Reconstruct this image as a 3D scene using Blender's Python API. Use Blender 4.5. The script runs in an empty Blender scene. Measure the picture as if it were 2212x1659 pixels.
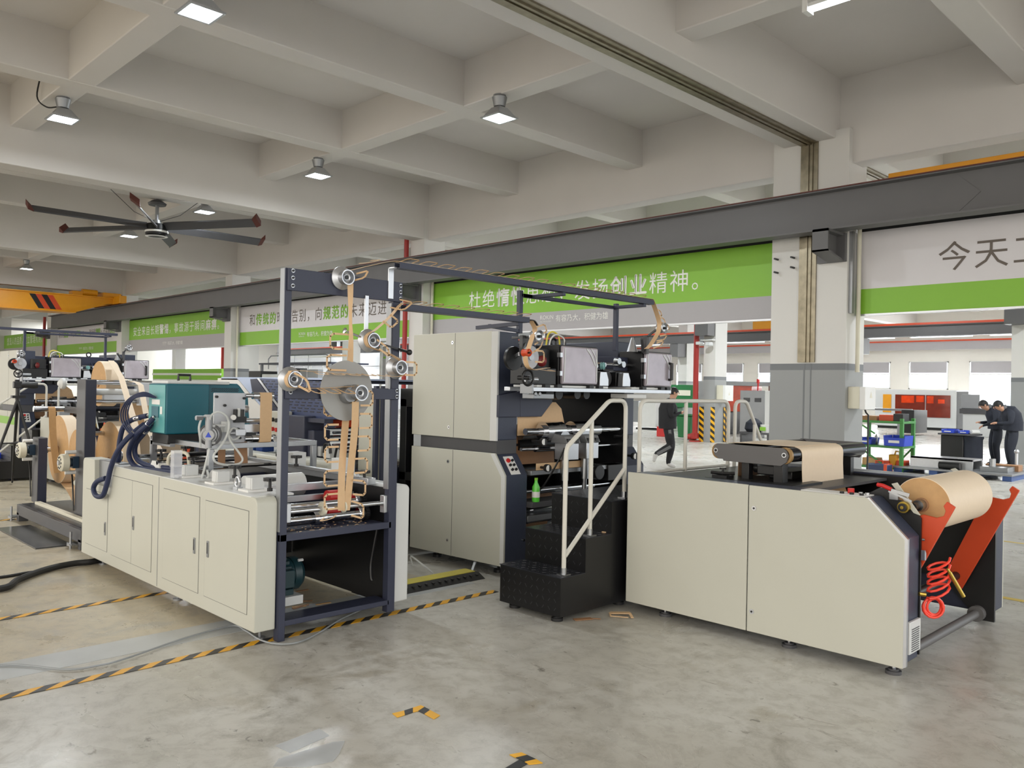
import bpy, bmesh, math, random
from mathutils import Vector, Matrix
random.seed(7)
SC = bpy.context.scene
COL = SC.collection
PI = math.pi

# ---------------------------------------------------------------- camera
cam_d = bpy.data.cameras.new('camera'); cam = bpy.data.objects.new('camera', cam_d); COL.objects.link(cam)
cam_d.sensor_fit = 'HORIZONTAL'; cam_d.sensor_width = 36.0
cam_d.lens = 36.0*1779.68/2212.0
cam_d.clip_start = 0.05; cam_d.clip_end = 300
_yaw, _pit, _rol = math.radians(134.562-180), math.radians(0.316), math.radians(1.1223)
_f = Vector((math.sin(_yaw)*math.cos(_pit), math.cos(_yaw)*math.cos(_pit), math.sin(_pit)))
_r0 = Vector((math.cos(_yaw), -math.sin(_yaw), 0)); _u0 = _r0.cross(_f)
_r = math.cos(_rol)*_r0 + math.sin(_rol)*_u0; _u = -math.sin(_rol)*_r0 + math.cos(_rol)*_u0
_m = Matrix((( _r.x, _u.x, -_f.x, 0), (_r.y, _u.y, -_f.y, 0), (_r.z, _u.z, -_f.z, 1.62), (0, 0, 0, 1)))
cam.matrix_world = _m
SC.camera = cam
# ---------------------------------------------------------------- world, exposure
W = bpy.data.worlds.new('daylight'); SC.world = W; W.use_nodes = True
_n = W.node_tree.nodes['Background']; _n.inputs[1].default_value = 2.35
_wn = W.node_tree.nodes; _tc = _wn.new('ShaderNodeTexCoord'); _dp = _wn.new('ShaderNodeVectorMath'); _dp.operation = 'DOT_PRODUCT'; _dp.inputs[1].default_value = (0.1, -0.5, 0)
_ad = _wn.new('ShaderNodeMath'); _ad.operation = 'ADD'; _ad.inputs[1].default_value = 0.5; _cr = _wn.new('ShaderNodeValToRGB')   # a low warm sky on the near side, a cool one opposite
_cr.color_ramp.elements[0].color = (0.80, 0.89, 0.97, 1); _cr.color_ramp.elements[1].color = (1.22, 1.14, 1.02, 1)
W.node_tree.links.new(_tc.outputs['Generated'], _dp.inputs[0]); W.node_tree.links.new(_dp.outputs['Value'], _ad.inputs[0]); W.node_tree.links.new(_ad.outputs[0], _cr.inputs[0]); W.node_tree.links.new(_cr.outputs[0], _n.inputs[0])
SC.view_settings.view_transform = 'Standard'; SC.view_settings.look = 'None'
SC.view_settings.gamma = 1.0; SC.view_settings.exposure = -0.06; SC.view_settings.use_curve_mapping = False
LAMP_W = 115.0; FILL_LAMP_W = 430.0; WINDOW_W = 800.0
# ---------------------------------------------------------------- colours and materials
def lin(h):
    out = []
    for c in h:
        c = c/255.0
        out.append(c/12.92 if c <= 0.04045 else ((c+0.055)/1.055)**2.4)
    return (*out, 1)
MATS = {}
def mat(name, rgb, rough=0.5, metal=0.0, var=0.04, scale=6.0, bump=0.0, emit=None, es=0.0, alpha=1.0, trans=0.0, coat=0.0, spec=0.5):
    if name in MATS: return MATS[name]
    m = bpy.data.materials.new(name); m.use_nodes = True
    nt = m.node_tree; b = nt.nodes['Principled BSDF']
    b.inputs['Roughness'].default_value = rough; b.inputs['Metallic'].default_value = metal
    b.inputs['Specular IOR Level'].default_value = spec
    c = lin(rgb)
    tc = nt.nodes.new('ShaderNodeTexCoord'); no = nt.nodes.new('ShaderNodeTexNoise')
    no.inputs['Scale'].default_value = scale; no.inputs['Detail'].default_value = 4
    nt.links.new(tc.outputs['Object'], no.inputs['Vector'])
    rp = nt.nodes.new('ShaderNodeMapRange'); rp.inputs[3].default_value = 1-var*2; rp.inputs[4].default_value = 1+var*2
    nt.links.new(no.outputs[0], rp.inputs[0])
    mx = nt.nodes.new('ShaderNodeVectorMath'); mx.operation = 'SCALE'; mx.inputs[0].default_value = c[:3]
    nt.links.new(rp.outputs[0], mx.inputs['Scale']); nt.links.new(mx.outputs[0], b.inputs['Base Color'])
    if bump:
        bp = nt.nodes.new('ShaderNodeBump'); bp.inputs['Strength'].default_value = bump; bp.inputs['Distance'].default_value = 0.01
        nt.links.new(no.outputs[0], bp.inputs['Height']); nt.links.new(bp.outputs[0], b.inputs['Normal'])
    if emit: b.inputs['Emission Color'].default_value = lin(emit); b.inputs['Emission Strength'].default_value = es
    if alpha < 1: b.inputs['Alpha'].default_value = alpha
    if trans: b.inputs['Transmission Weight'].default_value = trans
    if coat: b.inputs['Coat Weight'].default_value = coat
    MATS[name] = m
    return m
def stripe_mat(name, ca, cb, freq, d, rough=0.45):
    m = bpy.data.materials.new(name); m.use_nodes = True; nt = m.node_tree; b = nt.nodes['Principled BSDF']
    tc = nt.nodes.new('ShaderNodeTexCoord')
    dt = nt.nodes.new('ShaderNodeVectorMath'); dt.operation = 'DOT_PRODUCT'; dt.inputs[1].default_value = [x*freq for x in d]
    nt.links.new(tc.outputs['Object'], dt.inputs[0])
    fr = nt.nodes.new('ShaderNodeMath'); fr.operation = 'FRACT'; nt.links.new(dt.outputs['Value'], fr.inputs[0])
    gt = nt.nodes.new('ShaderNodeMath'); gt.operation = 'GREATER_THAN'; gt.inputs[1].default_value = 0.5; nt.links.new(fr.outputs[0], gt.inputs[0])
    mx = nt.nodes.new('ShaderNodeMix'); mx.data_type = 'RGBA'; mx.inputs[6].default_value = lin(ca); mx.inputs[7].default_value = lin(cb)
    nt.links.new(gt.outputs[0], mx.inputs[0]); nt.links.new(mx.outputs[2], b.inputs['Base Color']); b.inputs['Roughness'].default_value = rough
    MATS[name] = m; return m
BEIGE = mat('cream enamel', (192, 192, 181), 0.42, var=0.012, scale=3)
GREYW = mat('pale grey enamel', (208, 210, 210), 0.35, var=0.012, scale=3)
NAVY = mat('navy hammer paint', (54, 60, 78), 0.42, var=0.10, scale=160, bump=0.12)
DNAVY = mat('dark navy paint', (50, 54, 73), 0.45, var=0.04)
DGREY = mat('dark grey paint', (74, 74, 77), 0.45, var=0.03)
BLACK = mat('black paint', (22, 22, 24), 0.4, var=0.05)
RUBBER = mat('black rubber', (26, 26, 28), 0.6, var=0.05)
CHROME = mat('chromed steel', (205, 207, 212), 0.12, 1.0, var=0.02)
STEEL = mat('machined steel', (165, 167, 170), 0.3, 1.0, var=0.05, scale=20)
ALU = mat('brushed aluminium', (196, 198, 202), 0.34, 0.9, var=0.03, scale=30)
ALUD = mat('grey aluminium profile', (150, 152, 155), 0.4, 0.7, var=0.03)
WHITE = mat('white plastic', (228, 228, 226), 0.4, var=0.02)
IVORY = mat('ivory plastic', (218, 214, 196), 0.45, var=0.02)
ORANGE = mat('orange red paint', (205, 72, 34), 0.42, var=0.04)
RED = mat('red plastic', (196, 36, 34), 0.35, var=0.03)
KRAFT = mat('kraft paper', (214, 180, 140), 0.62, var=0.03, scale=40)
KRAFTL = mat('pale kraft paper', (224, 205, 180), 0.55, var=0.02, scale=30)
KRAFTE = mat('wound paper edge', (198, 158, 110), 0.7, var=0.06, scale=25)
BROWN = mat('brown paper', (158, 118, 84), 0.6, var=0.06, scale=8)
TEAL = mat('teal enamel', (24, 98, 114), 0.4, var=0.02)
TEALLIT = mat('lit teal enamel', (84, 160, 162), 0.4, var=0.02)  # same teal, with the strong light on the end face put into the colour
YELLOW = mat('crane yellow paint', (224, 152, 20), 0.42, var=0.03)
BROWNRED = mat('rust primer', (92, 44, 36), 0.6, var=0.08)
FIRERED = mat('fire pipe red', (158, 36, 30), 0.4, var=0.04)
GREENP = mat('green enamel', (70, 138, 70), 0.45, var=0.04)
GREENB = mat('green bin plastic', (18, 104, 52), 0.45, var=0.04)
BLUEP = mat('blue bin plastic', (40, 70, 190), 0.4, var=0.03)
BLUEL = mat('light blue plastic', (62, 120, 180), 0.4, var=0.03)
HOSE = mat('navy braided hose', (34, 44, 78), 0.6, var=0.15, scale=120, bump=0.2)
CLEAR = mat('clear tubing', (225, 228, 226), 0.18, var=0.02, alpha=0.6)
ACRYL = mat('clear acrylic', (225, 228, 235), 0.08, var=0.0, alpha=0.45)
BLUEGLOVE = mat('film wrapped sheet', (172, 164, 172), 0.3, 0.3, var=0.10, scale=9)
WALLP = mat('white wall paint', (226, 222, 214), 0.6, var=0.012, scale=1.5)
WALLG = mat('pale wall panel', (220, 222, 226), 0.55, var=0.012, scale=1.0)
CEILP = mat('white plaster', (212, 208, 204), 0.75, var=0.02, scale=1.2, bump=0.03)
COLG = mat('column grey paint', (150, 152, 152), 0.5, var=0.015, scale=2)
COLD = mat('column band grey', (116, 119, 122), 0.5, var=0.015)
COLW = mat('column white paint', (214, 212, 208), 0.55, var=0.015, scale=2)
LOZM = mat('highlit tread bars', (74, 74, 78), 0.3, 0.5, var=0.1)  # lighter grey paints glossy highlights onto the lozenge bars
TREADM = mat('black chequer plate', (20, 20, 22), 0.34, 0.2, var=0.05)
ALUTREAD = mat('worn chequer tread', (60, 62, 70), 0.3, 0.7, var=0.2, scale=40, bump=0.3)
RAILP = mat('grey white handrail paint', (206, 204, 196), 0.35, var=0.015)
SGREEN = mat('sign green', (132, 186, 54), 0.45, var=0.02, scale=1)
SGREY = mat('sign grey', (172, 169, 172), 0.45, var=0.01)
SWHITE = mat('sign white', (216, 213, 216), 0.45, var=0.01)
SBROWN = mat('sign brown lettering', (98, 88, 80), 0.5, var=0.0)
SLET = mat('sign white lettering', (236, 236, 230), 0.5, var=0.0)
GUNM = mat('crane beam grey', (98, 97, 98), 0.5, var=0.03, scale=2)
DKGAP = mat('dark slotted screen', (34, 36, 38), 0.6, var=0.15, scale=40)
STRIPM = mat('joint cover stainless', (138, 130, 112), 0.38, 0.9, var=0.22, scale=8, bump=0.15)
SKIN = mat('skin', (196, 150, 124), 0.5, var=0.02)
HAIR = mat('black hair', (24, 22, 22), 0.6, var=0.05)
CLOTHB = mat('black cloth', (30, 30, 34), 0.8, var=0.08, scale=20)
CLOTHN = mat('navy work cloth', (36, 40, 52), 0.8, var=0.08, scale=20)
CLOTHG = mat('grey cloth panel', (110, 110, 112), 0.8, var=0.05)
SHOE = mat('pale sneaker', (200, 198, 196), 0.6, var=0.03)
AMBER = mat('orange laser window', (226, 66, 16), 0.12, var=0.25, scale=3, alpha=0.92)
AMBERD = mat('dark orange laser window', (120, 40, 24), 0.1, var=0.2, scale=3)
LAMPON = mat('lit lamp glass', (255, 255, 255), 0.4, var=0.0, emit=(232, 244, 255), es=14)
SCREEN = mat('lit monitor', (190, 225, 240), 0.3, var=0.1, emit=(190, 225, 240), es=0.8)
MOTORG = mat('motor green', (22, 52, 58), 0.4, var=0.05)
GLASSW = mat('window glass', (240, 246, 250), 0.05, var=0.0, alpha=0.12)
HAZ = stripe_mat('yellow black hazard', (236, 178, 30), (30, 30, 30), 5.0, (0.7, 0.7, 1.0))
TAPEM = stripe_mat('floor tape yellow black', (224, 166, 34), (42, 40, 38), 6.4, (1.3, 1.0, 0))

# ---------------------------------------------------------------- mesh builder
class MB:
    def __init__(s): s.v = []; s.f = []; s.mi = []; s.cur = 0
    def slot(s, i): s.cur = i; return s
    def add(s, vs, fs):
        b = len(s.v); s.v += [Vector(v) for v in vs]
        for f in fs: s.f.append([b+i for i in f]); s.mi.append(s.cur)
        return s
    def box(s, x0, y0, z0, x1, y1, z1):
        x0, x1 = sorted((x0, x1)); y0, y1 = sorted((y0, y1)); z0, z1 = sorted((z0, z1))
        return s.add([(x0,y0,z0),(x1,y0,z0),(x1,y1,z0),(x0,y1,z0),(x0,y0,z1),(x1,y0,z1),(x1,y1,z1),(x0,y1,z1)],
              [(0,3,2,1),(4,5,6,7),(0,1,5,4),(1,2,6,5),(2,3,7,6),(3,0,4,7)])
    def bar(s, p0, p1, w, h, up=(0,0,1)):
        p0, p1 = Vector(p0), Vector(p1); d = (p1-p0).normalized(); u = Vector(up)
        a = d.cross(u)
        if a.length < 1e-4: a = d.cross(Vector((1,0,0)))
        a.normalize(); c = a.cross(d).normalized(); a = a*w/2; c = c*h/2
        vs = [p+q for p in (p0, p1) for q in (-a-c, a-c, a+c, -a+c)]
        return s.add(vs, [(0,1,2,3),(7,6,5,4),(0,4,5,1),(1,5,6,2),(2,6,7,3),(3,7,4,0)])
    def cyl(s, p0, p1, r, n=16, r2=None, cap=True):
        p0, p1 = Vector(p0), Vector(p1); d = (p1-p0).normalized(); r2 = r if r2 is None else r2
        a = d.cross(Vector((0,0,1)))
        if a.length < 1e-3: a = d.cross(Vector((1,0,0)))
        a.normalize(); c = d.cross(a)
        vs = []
        for p, rr in ((p0, r), (p1, r2)):
            for i in range(n):
                t = 2*PI*i/n; vs.append(p + (a*math.cos(t)+c*math.sin(t))*rr)
        fs = [(i, (i+1) % n, n+(i+1) % n, n+i) for i in range(n)]
        if cap: fs += [tuple(range(n-1, -1, -1)), tuple(range(n, 2*n))]
        return s.add(vs, fs)
    def lathe(s, prof, o, axis, n=24):
        o = Vector(o); d = Vector(axis).normalized(); a = d.cross(Vector((0,0,1)))
        if a.length < 1e-3: a = Vector((1,0,0))
        a.normalize(); c = d.cross(a); vs = []; fs = []
        for (r, h) in prof:
            for i in range(n):
                t = 2*PI*i/n; vs.append(o + d*h + (a*math.cos(t)+c*math.sin(t))*max(r, 1e-5))
        for k in range(len(prof)-1):
            for i in range(n):
                j = (i+1) % n; fs.append((k*n+i, k*n+j, (k+1)*n+j, (k+1)*n+i))
        fs.append(tuple(range(n-1, -1, -1))); m = (len(prof)-1)*n; fs.append(tuple(range(m, m+n)))
        return s.add(vs, fs)
    def tube(s, pts, r, n=8, smooth=0):
        pts = [Vector(p) for p in pts]
        if smooth: pts = spline(pts, smooth)
        t0 = (pts[1]-pts[0]).normalized(); a = t0.cross(Vector((0,0,1)))
        if a.length < 1e-3: a = t0.cross(Vector((1,0,0)))
        a.normalize(); vs = []; fs = []; N = len(pts)
        for k, p in enumerate(pts):
            t = (pts[min(k+1, N-1)]-pts[max(k-1, 0)]).normalized()
            a = (a - t*a.dot(t)).normalized(); c = t.cross(a)
            rr = r[k] if isinstance(r, (list, tuple)) else r
            for i in range(n):
                q = 2*PI*i/n; vs.append(p + (a*math.cos(q)+c*math.sin(q))*rr)
        for k in range(N-1):
            for i in range(n):
                j = (i+1) % n; fs.append((k*n+i, k*n+j, (k+1)*n+j, (k+1)*n+i))
        fs.append(tuple(range(n-1, -1, -1))); fs.append(tuple(range((N-1)*n, N*n)))
        return s.add(vs, fs)
    def prism(s, poly, axis, a, b):
        def mk(p, t):
            return {'x': (t, p[0], p[1]), 'y': (p[0], t, p[1]), 'z': (p[0], p[1], t)}[axis]
        n = len(poly); vs = [mk(p, a) for p in poly] + [mk(p, b) for p in poly]
        fs = [tuple(range(n)), tuple(range(2*n-1, n-1, -1))] + [(i, n+i, n+(i+1) % n, (i+1) % n) for i in range(n)]
        return s.add(vs, fs)
    def ball(s, c, r, n=12, sc=(1,1,1)):
        c = Vector(c); vs = []; fs = []; m = n//2
        for k in range(m+1):
            ph = PI*k/m; rr = max(math.sin(ph), 1e-4)
            for i in range(n):
                t = 2*PI*i/n; vs.append(c+Vector((rr*math.cos(t)*r*sc[0], rr*math.sin(t)*r*sc[1], math.cos(ph)*r*sc[2])))
        for k in range(m):
            for i in range(n):
                j = (i+1) % n; fs.append((k*n+i, (k+1)*n+i, (k+1)*n+j, k*n+j))
        return s.add(vs, fs)
    def ribbon(s, pts, wv, th=0.0015, smooth=0):
        """a band of paper: pts run along its middle, wv is half its width vector (one or per point)"""
        pts = [Vector(p) for p in pts]
        ws = [Vector(w) for w in wv] if isinstance(wv[0], (tuple, list, Vector)) else [Vector(wv)]*len(pts)
        if smooth: pts = spline(pts, smooth); ws = spline(ws, smooth)
        N = len(pts); vs = []; fs = []
        for k, p in enumerate(pts):
            t = (pts[min(k+1, N-1)]-pts[max(k-1, 0)]).normalized(); w = ws[k]; nrm = t.cross(w)
            nrm = nrm.normalized()*th/2 if nrm.length > 1e-6 else Vector((0,0,th/2))
            vs += [p-w-nrm, p+w-nrm, p+w+nrm, p-w+nrm]
        for k in range(N-1):
            a, b = 4*k, 4*k+4
            for i in range(4):
                j = (i+1) % 4; fs.append((a+i, a+j, b+j, b+i))
        fs += [(0,1,2,3), (4*N-1, 4*N-2, 4*N-3, 4*N-4)]
        return s.add(vs, fs)
    def move(s, d):
        d = Vector(d); s.v = [v+d for v in s.v]; return s
    def rot(s, axis, ang, o=(0,0,0)):
        R = Matrix.Rotation(ang, 3, axis); o = Vector(o); s.v = [R @ (v-o) + o for v in s.v]; return s
    def merge(s, o):
        b = len(s.v); s.v += o.v
        for f, m in zip(o.f, o.mi): s.f.append([b+i for i in f]); s.mi.append(m)
        return s
def spline(P, n):
    P = [Vector(p) for p in P]; out = []
    for k in range(len(P)-1):
        p0 = P[max(k-1, 0)]; p1 = P[k]; p2 = P[k+1]; p3 = P[min(k+2, len(P)-1)]
        for i in range(n):
            t = i/n
            out.append(0.5*((2*p1)+(p2-p0)*t+(2*p0-5*p1+4*p2-p3)*t*t+(3*p1-p0-3*p2+p3)*t**3))
    out.append(P[-1]); return out
def origin(o):
    v = Vector((0,0,0))
    while o is not None: v = v+o.location; o = o.parent
    return v
def link_mesh(name, mb, mats, off, parent=None, bevel=0.0, seg=2, flat=False):
    me = bpy.data.meshes.new(name)
    me.from_pydata([tuple(v-off) for v in mb.v], [], mb.f)
    mats = mats if isinstance(mats, (list, tuple)) else [mats]
    for m in mats: me.materials.append(m)
    me.polygons.foreach_set('material_index', mb.mi)
    bm = bmesh.new(); bm.from_mesh(me); bmesh.ops.recalc_face_normals(bm, faces=bm.faces); bm.to_mesh(me); bm.free()
    if not flat:
        me.polygons.foreach_set('use_smooth', [True]*len(me.polygons)); me.set_sharp_from_angle(angle=0.61)
    o = bpy.data.objects.new(name, me); COL.objects.link(o)
    if parent is not None: o.parent = parent
    if bevel:
        bv = o.modifiers.new('bevel', 'BEVEL'); bv.width = bevel; bv.segments = seg; bv.limit_method = 'ANGLE'; bv.angle_limit = 0.7; bv.harden_normals = False
    return o
def thing(name, label, cat, loc, group=None):
    o = bpy.data.objects.new(name, None); COL.objects.link(o); o.location = loc; o.empty_display_size = 0.1
    o['label'] = label; o['category'] = cat
    if group: o['group'] = group
    return o
def part(name, mb, mats, parent, bevel=0.0, label=None, seg=2):
    o = link_mesh(name, mb, mats, origin(parent), parent, bevel, seg)
    if label: o['label'] = label
    return o
def parts(name, mb, mats, parent, bevel=0.0, label=None):
    """every separate piece of the mesh becomes a part of its own"""
    par = list(range(len(mb.v)))
    def find(i):
        while par[i] != i: par[i] = par[par[i]]; i = par[i]
        return i
    for f in mb.f:
        for i in f[1:]: par[find(i)] = find(f[0])
    grp = {}
    for f, m in zip(mb.f, mb.mi): grp.setdefault(find(f[0]), []).append((f, m))
    for g in grp.values():
        ids = sorted({i for f, _ in g for i in f}); mp = {i: k for k, i in enumerate(ids)}
        b = MB(); b.v = [mb.v[i] for i in ids]; b.f = [[mp[i] for i in f] for f, _ in g]; b.mi = [m for _, m in g]
        o = part(name, b, mats, parent, bevel, label)
    return o
def solo(name, mb, mats, label, cat, group=None, bevel=0.0, kind=None):
    xs = [v.x for v in mb.v]; ys = [v.y for v in mb.v]; zs = [v.z for v in mb.v]
    c = Vector(((min(xs)+max(xs))/2, (min(ys)+max(ys))/2, min(zs)))
    o = link_mesh(name, mb, mats, c, None, bevel); o.location = c
    o['label'] = label; o['category'] = cat
    if group: o['group'] = group
    if kind: o['kind'] = kind
    return o
def struct(name, mb, mats, bevel=0.0, parent=None, label=None):
    o = link_mesh(name, mb, mats, Vector((0,0,0)), parent, bevel)
    if parent is None: o['kind'] = 'structure'
    if label: o['label'] = label
    return o
def dup(o, delta, label=None, group=None, parent=None):
    c = o.copy(); COL.objects.link(c)
    if parent is not None: c.parent = parent
    else:
        c.location = o.location+Vector(delta)
        if label: c['label'] = label
        if group: c['group'] = group
    for ch in [x for x in o.children if x.type != 'LIGHT' or True]: dup(ch, (0,0,0), parent=c)
    return c
def text_mesh(s, size, bold=0.0, pitch=None, squeeze=1.0):
    """lettering as a mesh lying in the X-Z plane, starting at the origin"""
    out = MB(); x = 0.0
    for ch in (s if pitch else [s]):
        cu = bpy.data.curves.new('lettering', 'FONT'); cu.body = ch; cu.size = size; cu.offset = bold; cu.resolution_u = 2
        ob = bpy.data.objects.new('lettering', cu); COL.objects.link(ob)
        dg = bpy.context.evaluated_depsgraph_get(); me = bpy.data.meshes.new_from_object(ob.evaluated_get(dg))
        out.add([(x+v.co.x*squeeze, 0, v.co.y) for v in me.vertices], [tuple(p.vertices) for p in me.polygons])
        bpy.data.objects.remove(ob); bpy.data.curves.remove(cu); bpy.data.meshes.remove(me)
        if pitch: x += pitch
    return out
def roundrect(x0, z0, x1, z1, r, n=5):
    pts = []
    for cx, cz, a in ((x1-r, z0+r, -PI/2), (x1-r, z1-r, 0), (x0+r, z1-r, PI/2), (x0+r, z0+r, PI)):
        for i in range(n+1):
            t = a + PI/2*i/n; pts.append((cx+r*math.cos(t), cz+r*math.sin(t)))
    return pts
# ================================================================ the hall
def floor_mat():
    m = bpy.data.materials.new('worn polished concrete'); m.use_nodes = True; nt = m.node_tree; b = nt.nodes['Principled BSDF']
    N = nt.nodes.new; L = nt.links.new
    tc = N('ShaderNodeTexCoord')
    def noise(sc, det=5, dis=0.0, rough=0.6, vec=None):
        n = N('ShaderNodeTexNoise'); n.inputs['Scale'].default_value = sc; n.inputs['Detail'].default_value = det
        n.inputs['Roughness'].default_value = rough; n.inputs['Distortion'].default_value = dis
        L(vec or tc.outputs['Object'], n.inputs['Vector']); return n.outputs[0]
    def ramp(v, a, b_, lo=0.0, hi=1.0):
        r = N('ShaderNodeMapRange'); r.inputs[1].default_value = a; r.inputs[2].default_value = b_; r.inputs[3].default_value = lo; r.inputs[4].default_value = hi
        r.interpolation_type = 'SMOOTHSTEP'; L(v, r.inputs[0]); return r.outputs[0]
    def mix(f, A, B):
        x = N('ShaderNodeMix'); x.data_type = 'RGBA'; L(f, x.inputs[0])
        for s, v in ((6, A), (7, B)):
            if isinstance(v, tuple): x.inputs[s].default_value = v
            else: L(v, x.inputs[s])
        return x.outputs[2]
    mp = N('ShaderNodeMapping'); mp.inputs['Scale'].default_value = (0.5, 1.6, 1); mp.inputs['Rotation'].default_value = (0, 0, 0.5)
    L(tc.outputs['Object'], mp.inputs['Vector'])
    c = mix(ramp(noise(0.55, 4), 0.35, 0.65), lin((178, 175, 166)), lin((196, 195, 190)))
    sx = N('ShaderNodeSeparateXYZ'); L(tc.outputs['Object'], sx.inputs[0]); slab = N('ShaderNodeMath'); slab.operation = 'LESS_THAN'; slab.inputs[1].default_value = -5.36; L(sx.outputs[0], slab.inputs[0])
    far = N('ShaderNodeMath'); far.operation = 'LESS_THAN'; far.inputs[1].default_value = 4.4; L(sx.outputs[1], far.inputs[0]); both = N('ShaderNodeMath'); both.operation = 'MULTIPLY'; L(slab.outputs[0], both.inputs[0]); L(far.outputs[0], both.inputs[1])
    c = mix(both.outputs[0], c, lin((184, 173, 150)))   # the older, browner slab beyond the trench
    c = mix(ramp(noise(2.2, 6, 0.6), 0.55, 0.72), c, lin((164, 159, 147)))
    c = mix(ramp(noise(1.1, 6, 1.2, 0.7), 0.56, 0.70), c, lin((152, 148, 139)))
    c = mix(ramp(noise(6.0, 8, 1.5, 0.7, mp.outputs[0]), 0.62, 0.72), c, lin((112, 106, 96)))
    c = mix(ramp(noise(3.4, 8, 2.0, 0.75), 0.58, 0.74, 0, 0.6), c, lin((200, 199, 193)))
    c = mix(ramp(noise(9, 9, 0.4, 0.72), 0.42, 0.66, 0, 0.45), c, lin((134, 130, 120)))
    c = mix(ramp(noise(14, 5, 1.0, 0.6), 0.66, 0.74, 0, 0.8), c, lin((92, 88, 82)))
    c = mix(ramp(noise(30, 3, 0.5), 0.70, 0.76, 0, 0.9), c, lin((206, 204, 198)))
    c = mix(ramp(noise(110, 3), 0.4, 0.7, 0, 0.30), c, lin((190, 186, 178)))
    L(c, b.inputs['Base Color'])
    L(ramp(noise(1.7, 6, 0.8), 0.3, 0.7, 0.24, 0.42), b.inputs['Roughness'])
    bp = N('ShaderNodeBump'); bp.inputs['Strength'].default_value = 0.06; bp.inputs['Distance'].default_value = 0.02
    L(noise(5, 6), bp.inputs['Height']); L(bp.outputs[0], b.inputs['Normal'])
    b.inputs['Specular IOR Level'].default_value = 0.55
    return m
FLOORM = floor_mat()
struct('floor', MB().add([(-66,-40,0),(30,-40,0),(30,48.2,0),(-66,48.2,0)], [(0,1,2,3)]), FLOORM)
# trench cover: a strip of newer concrete across the floor
PATCHM = mat('newer grey concrete', (174, 177, 178), 0.34, var=0.08, scale=5)
struct('floor_patch', MB().box(-5.36, -6, -0.02, -5.06, 4.6, 0.002), PATCHM)
struct('ceiling', MB().box(-66, -6, 6.88, 6, 48.2, 7.1), CEILP)
# beams: secondary grid at 6.13, deep beams on the column rows
def ybeam(x, w, z): struct('ceiling_beam', MB().box(x-w/2, -6, z, x+w/2, 48, 6.9), CEILP, 0.015)
def xbeam(y, w, z): struct('ceiling_beam', MB().box(-66, y-w/2, z, 6, y+w/2, 6.9), CEILP, 0.015)
ybeam(-6.45, 0.92, 5.87); ybeam(-3.2, 0.4, 6.135); ybeam(0.3, 0.4, 6.135); ybeam(3.8, 0.5, 5.46)
for k in range(5):
    bx = -17.1-10.75*k
    ybeam(bx, 0.48, 5.46)
    if k == 0: ybeam(-10.23, 0.40, 6.135); ybeam(-13.77, 0.40, 6.135)
    else: ybeam(bx+7.2, 0.40, 6.135); ybeam(bx+3.6, 0.40, 6.135)
for y in (-0.75, 4.06, 8.86, 18.6, 28.5, 33.5, 38.5, 43): xbeam(y, 0.39, 6.142)
for y in (13.65, 23.7): xbeam(y, 0.42, 5.445)
# columns: white above, grey below with a darker band
def column(x0, x1, y0=13.3, y1=14.0, ztop=6.0):
    b = MB()
    b.slot(0).box(x0, y0, 2.14, x1, y1, ztop)
    b.slot(1).box(x0, y0, 0, x1, y1, 2.03)
    b.slot(2).box(x0-.001, y0-.001, 2.03, x1+.001, y1+.001, 2.14)
    return struct('column', b, [COLW, COLG, COLD])
ROW1 = [(-7.09, -5.76), (-17.42, -16.85), (-28.19, -27.67), (-38.9, -38.3), (-49.4, -48.75), (-60.2, -59.6)]
for a, b_ in ROW1: column(a, b_)
for a, b_ in ((-14.83, -14.4), (-5.94, -4.5), (-25.3, -24.7), (-36.2, -35.6), (-47, -46.4), (-57.6, -57)): column(a, b_, 23.4, 24.1)
for a, b_ in ((-23.0, -22.5),): column(a, b_, 34, 34.9)
# expansion joint cover along the wide beam and down the double column
jp = MB().box(-6.60, -6, 5.845, -6.30, 13.3, 5.87).box(-6.50, -6, 5.825, -6.46, 13.3, 5.846).box(-6.42, -6, 5.825, -6.38, 13.3, 5.846)
jp.box(-6.58, 13.275, 2.16, -6.28, 13.3, 5.87).box(-6.47, 13.255, 2.16, -6.43, 13.28, 5.85).box(-6.40, 13.255, 2.16, -6.36, 13.28, 5.85)
jp.box(-6.60, 14.0, 5.845, -6.30, 23.4, 5.87).box(-6.50, 14.0, 5.825, -6.46, 23.4, 5.846).box(-6.42, 14.0, 5.825, -6.38, 23.4, 5.846)
struct('trim_1', jp, STRIPM)
struct('trim_2', MB().box(-6.48, 13.296, 0, -6.455, 13.3, 2.14).box(-6.36, 13.296, 0, -6.34, 13.3, 2.14), COLD)
# far wall with tall windows
wins = [(-14.15, -11.6, 0.9, 3.55), (-17.22, -15.17, 2.02, 3.55), (-20.1, -18.2, 2.02, 3.55), (-23.3, -21.2, 2.02, 3.55), (-26.43, -24.4, 2.02, 3.55), (-29.5, -27.42, 2.02, 3.55), (-32.6, -30.5, 2.02, 3.55), (-35.8, -33.6, 2.02, 3.55), (-10.9, -8.8, 2.02, 3.55), (-7.9, -5.8, 2.02, 3.55), (-4.8, -2.4, 2.02, 3.55)]
cls = [(-66+0.5, 6)]
wb = MB(); yb = 48.0
xs = sorted(set([-66, 6]+[w[0] for w in wins]+[w[1] for w in wins]))
CLER = (4.86, 5.35)
for i in range(len(xs)-1):
    a, b_ = xs[i], xs[i+1]
    hole = [w for w in wins if w[0] == a and w[1] == b_]
    if hole:
        w = hole[0]; wb.box(a, yb, 0, b_, yb+.25, w[2]); wb.box(a, yb, w[3], b_, yb+.25, CLER[0])
    else: wb.box(a, yb, 0, b_, yb+.25, CLER[0])
wb.box(-66, yb, CLER[1], 6, yb+.25, 6.9)
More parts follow.
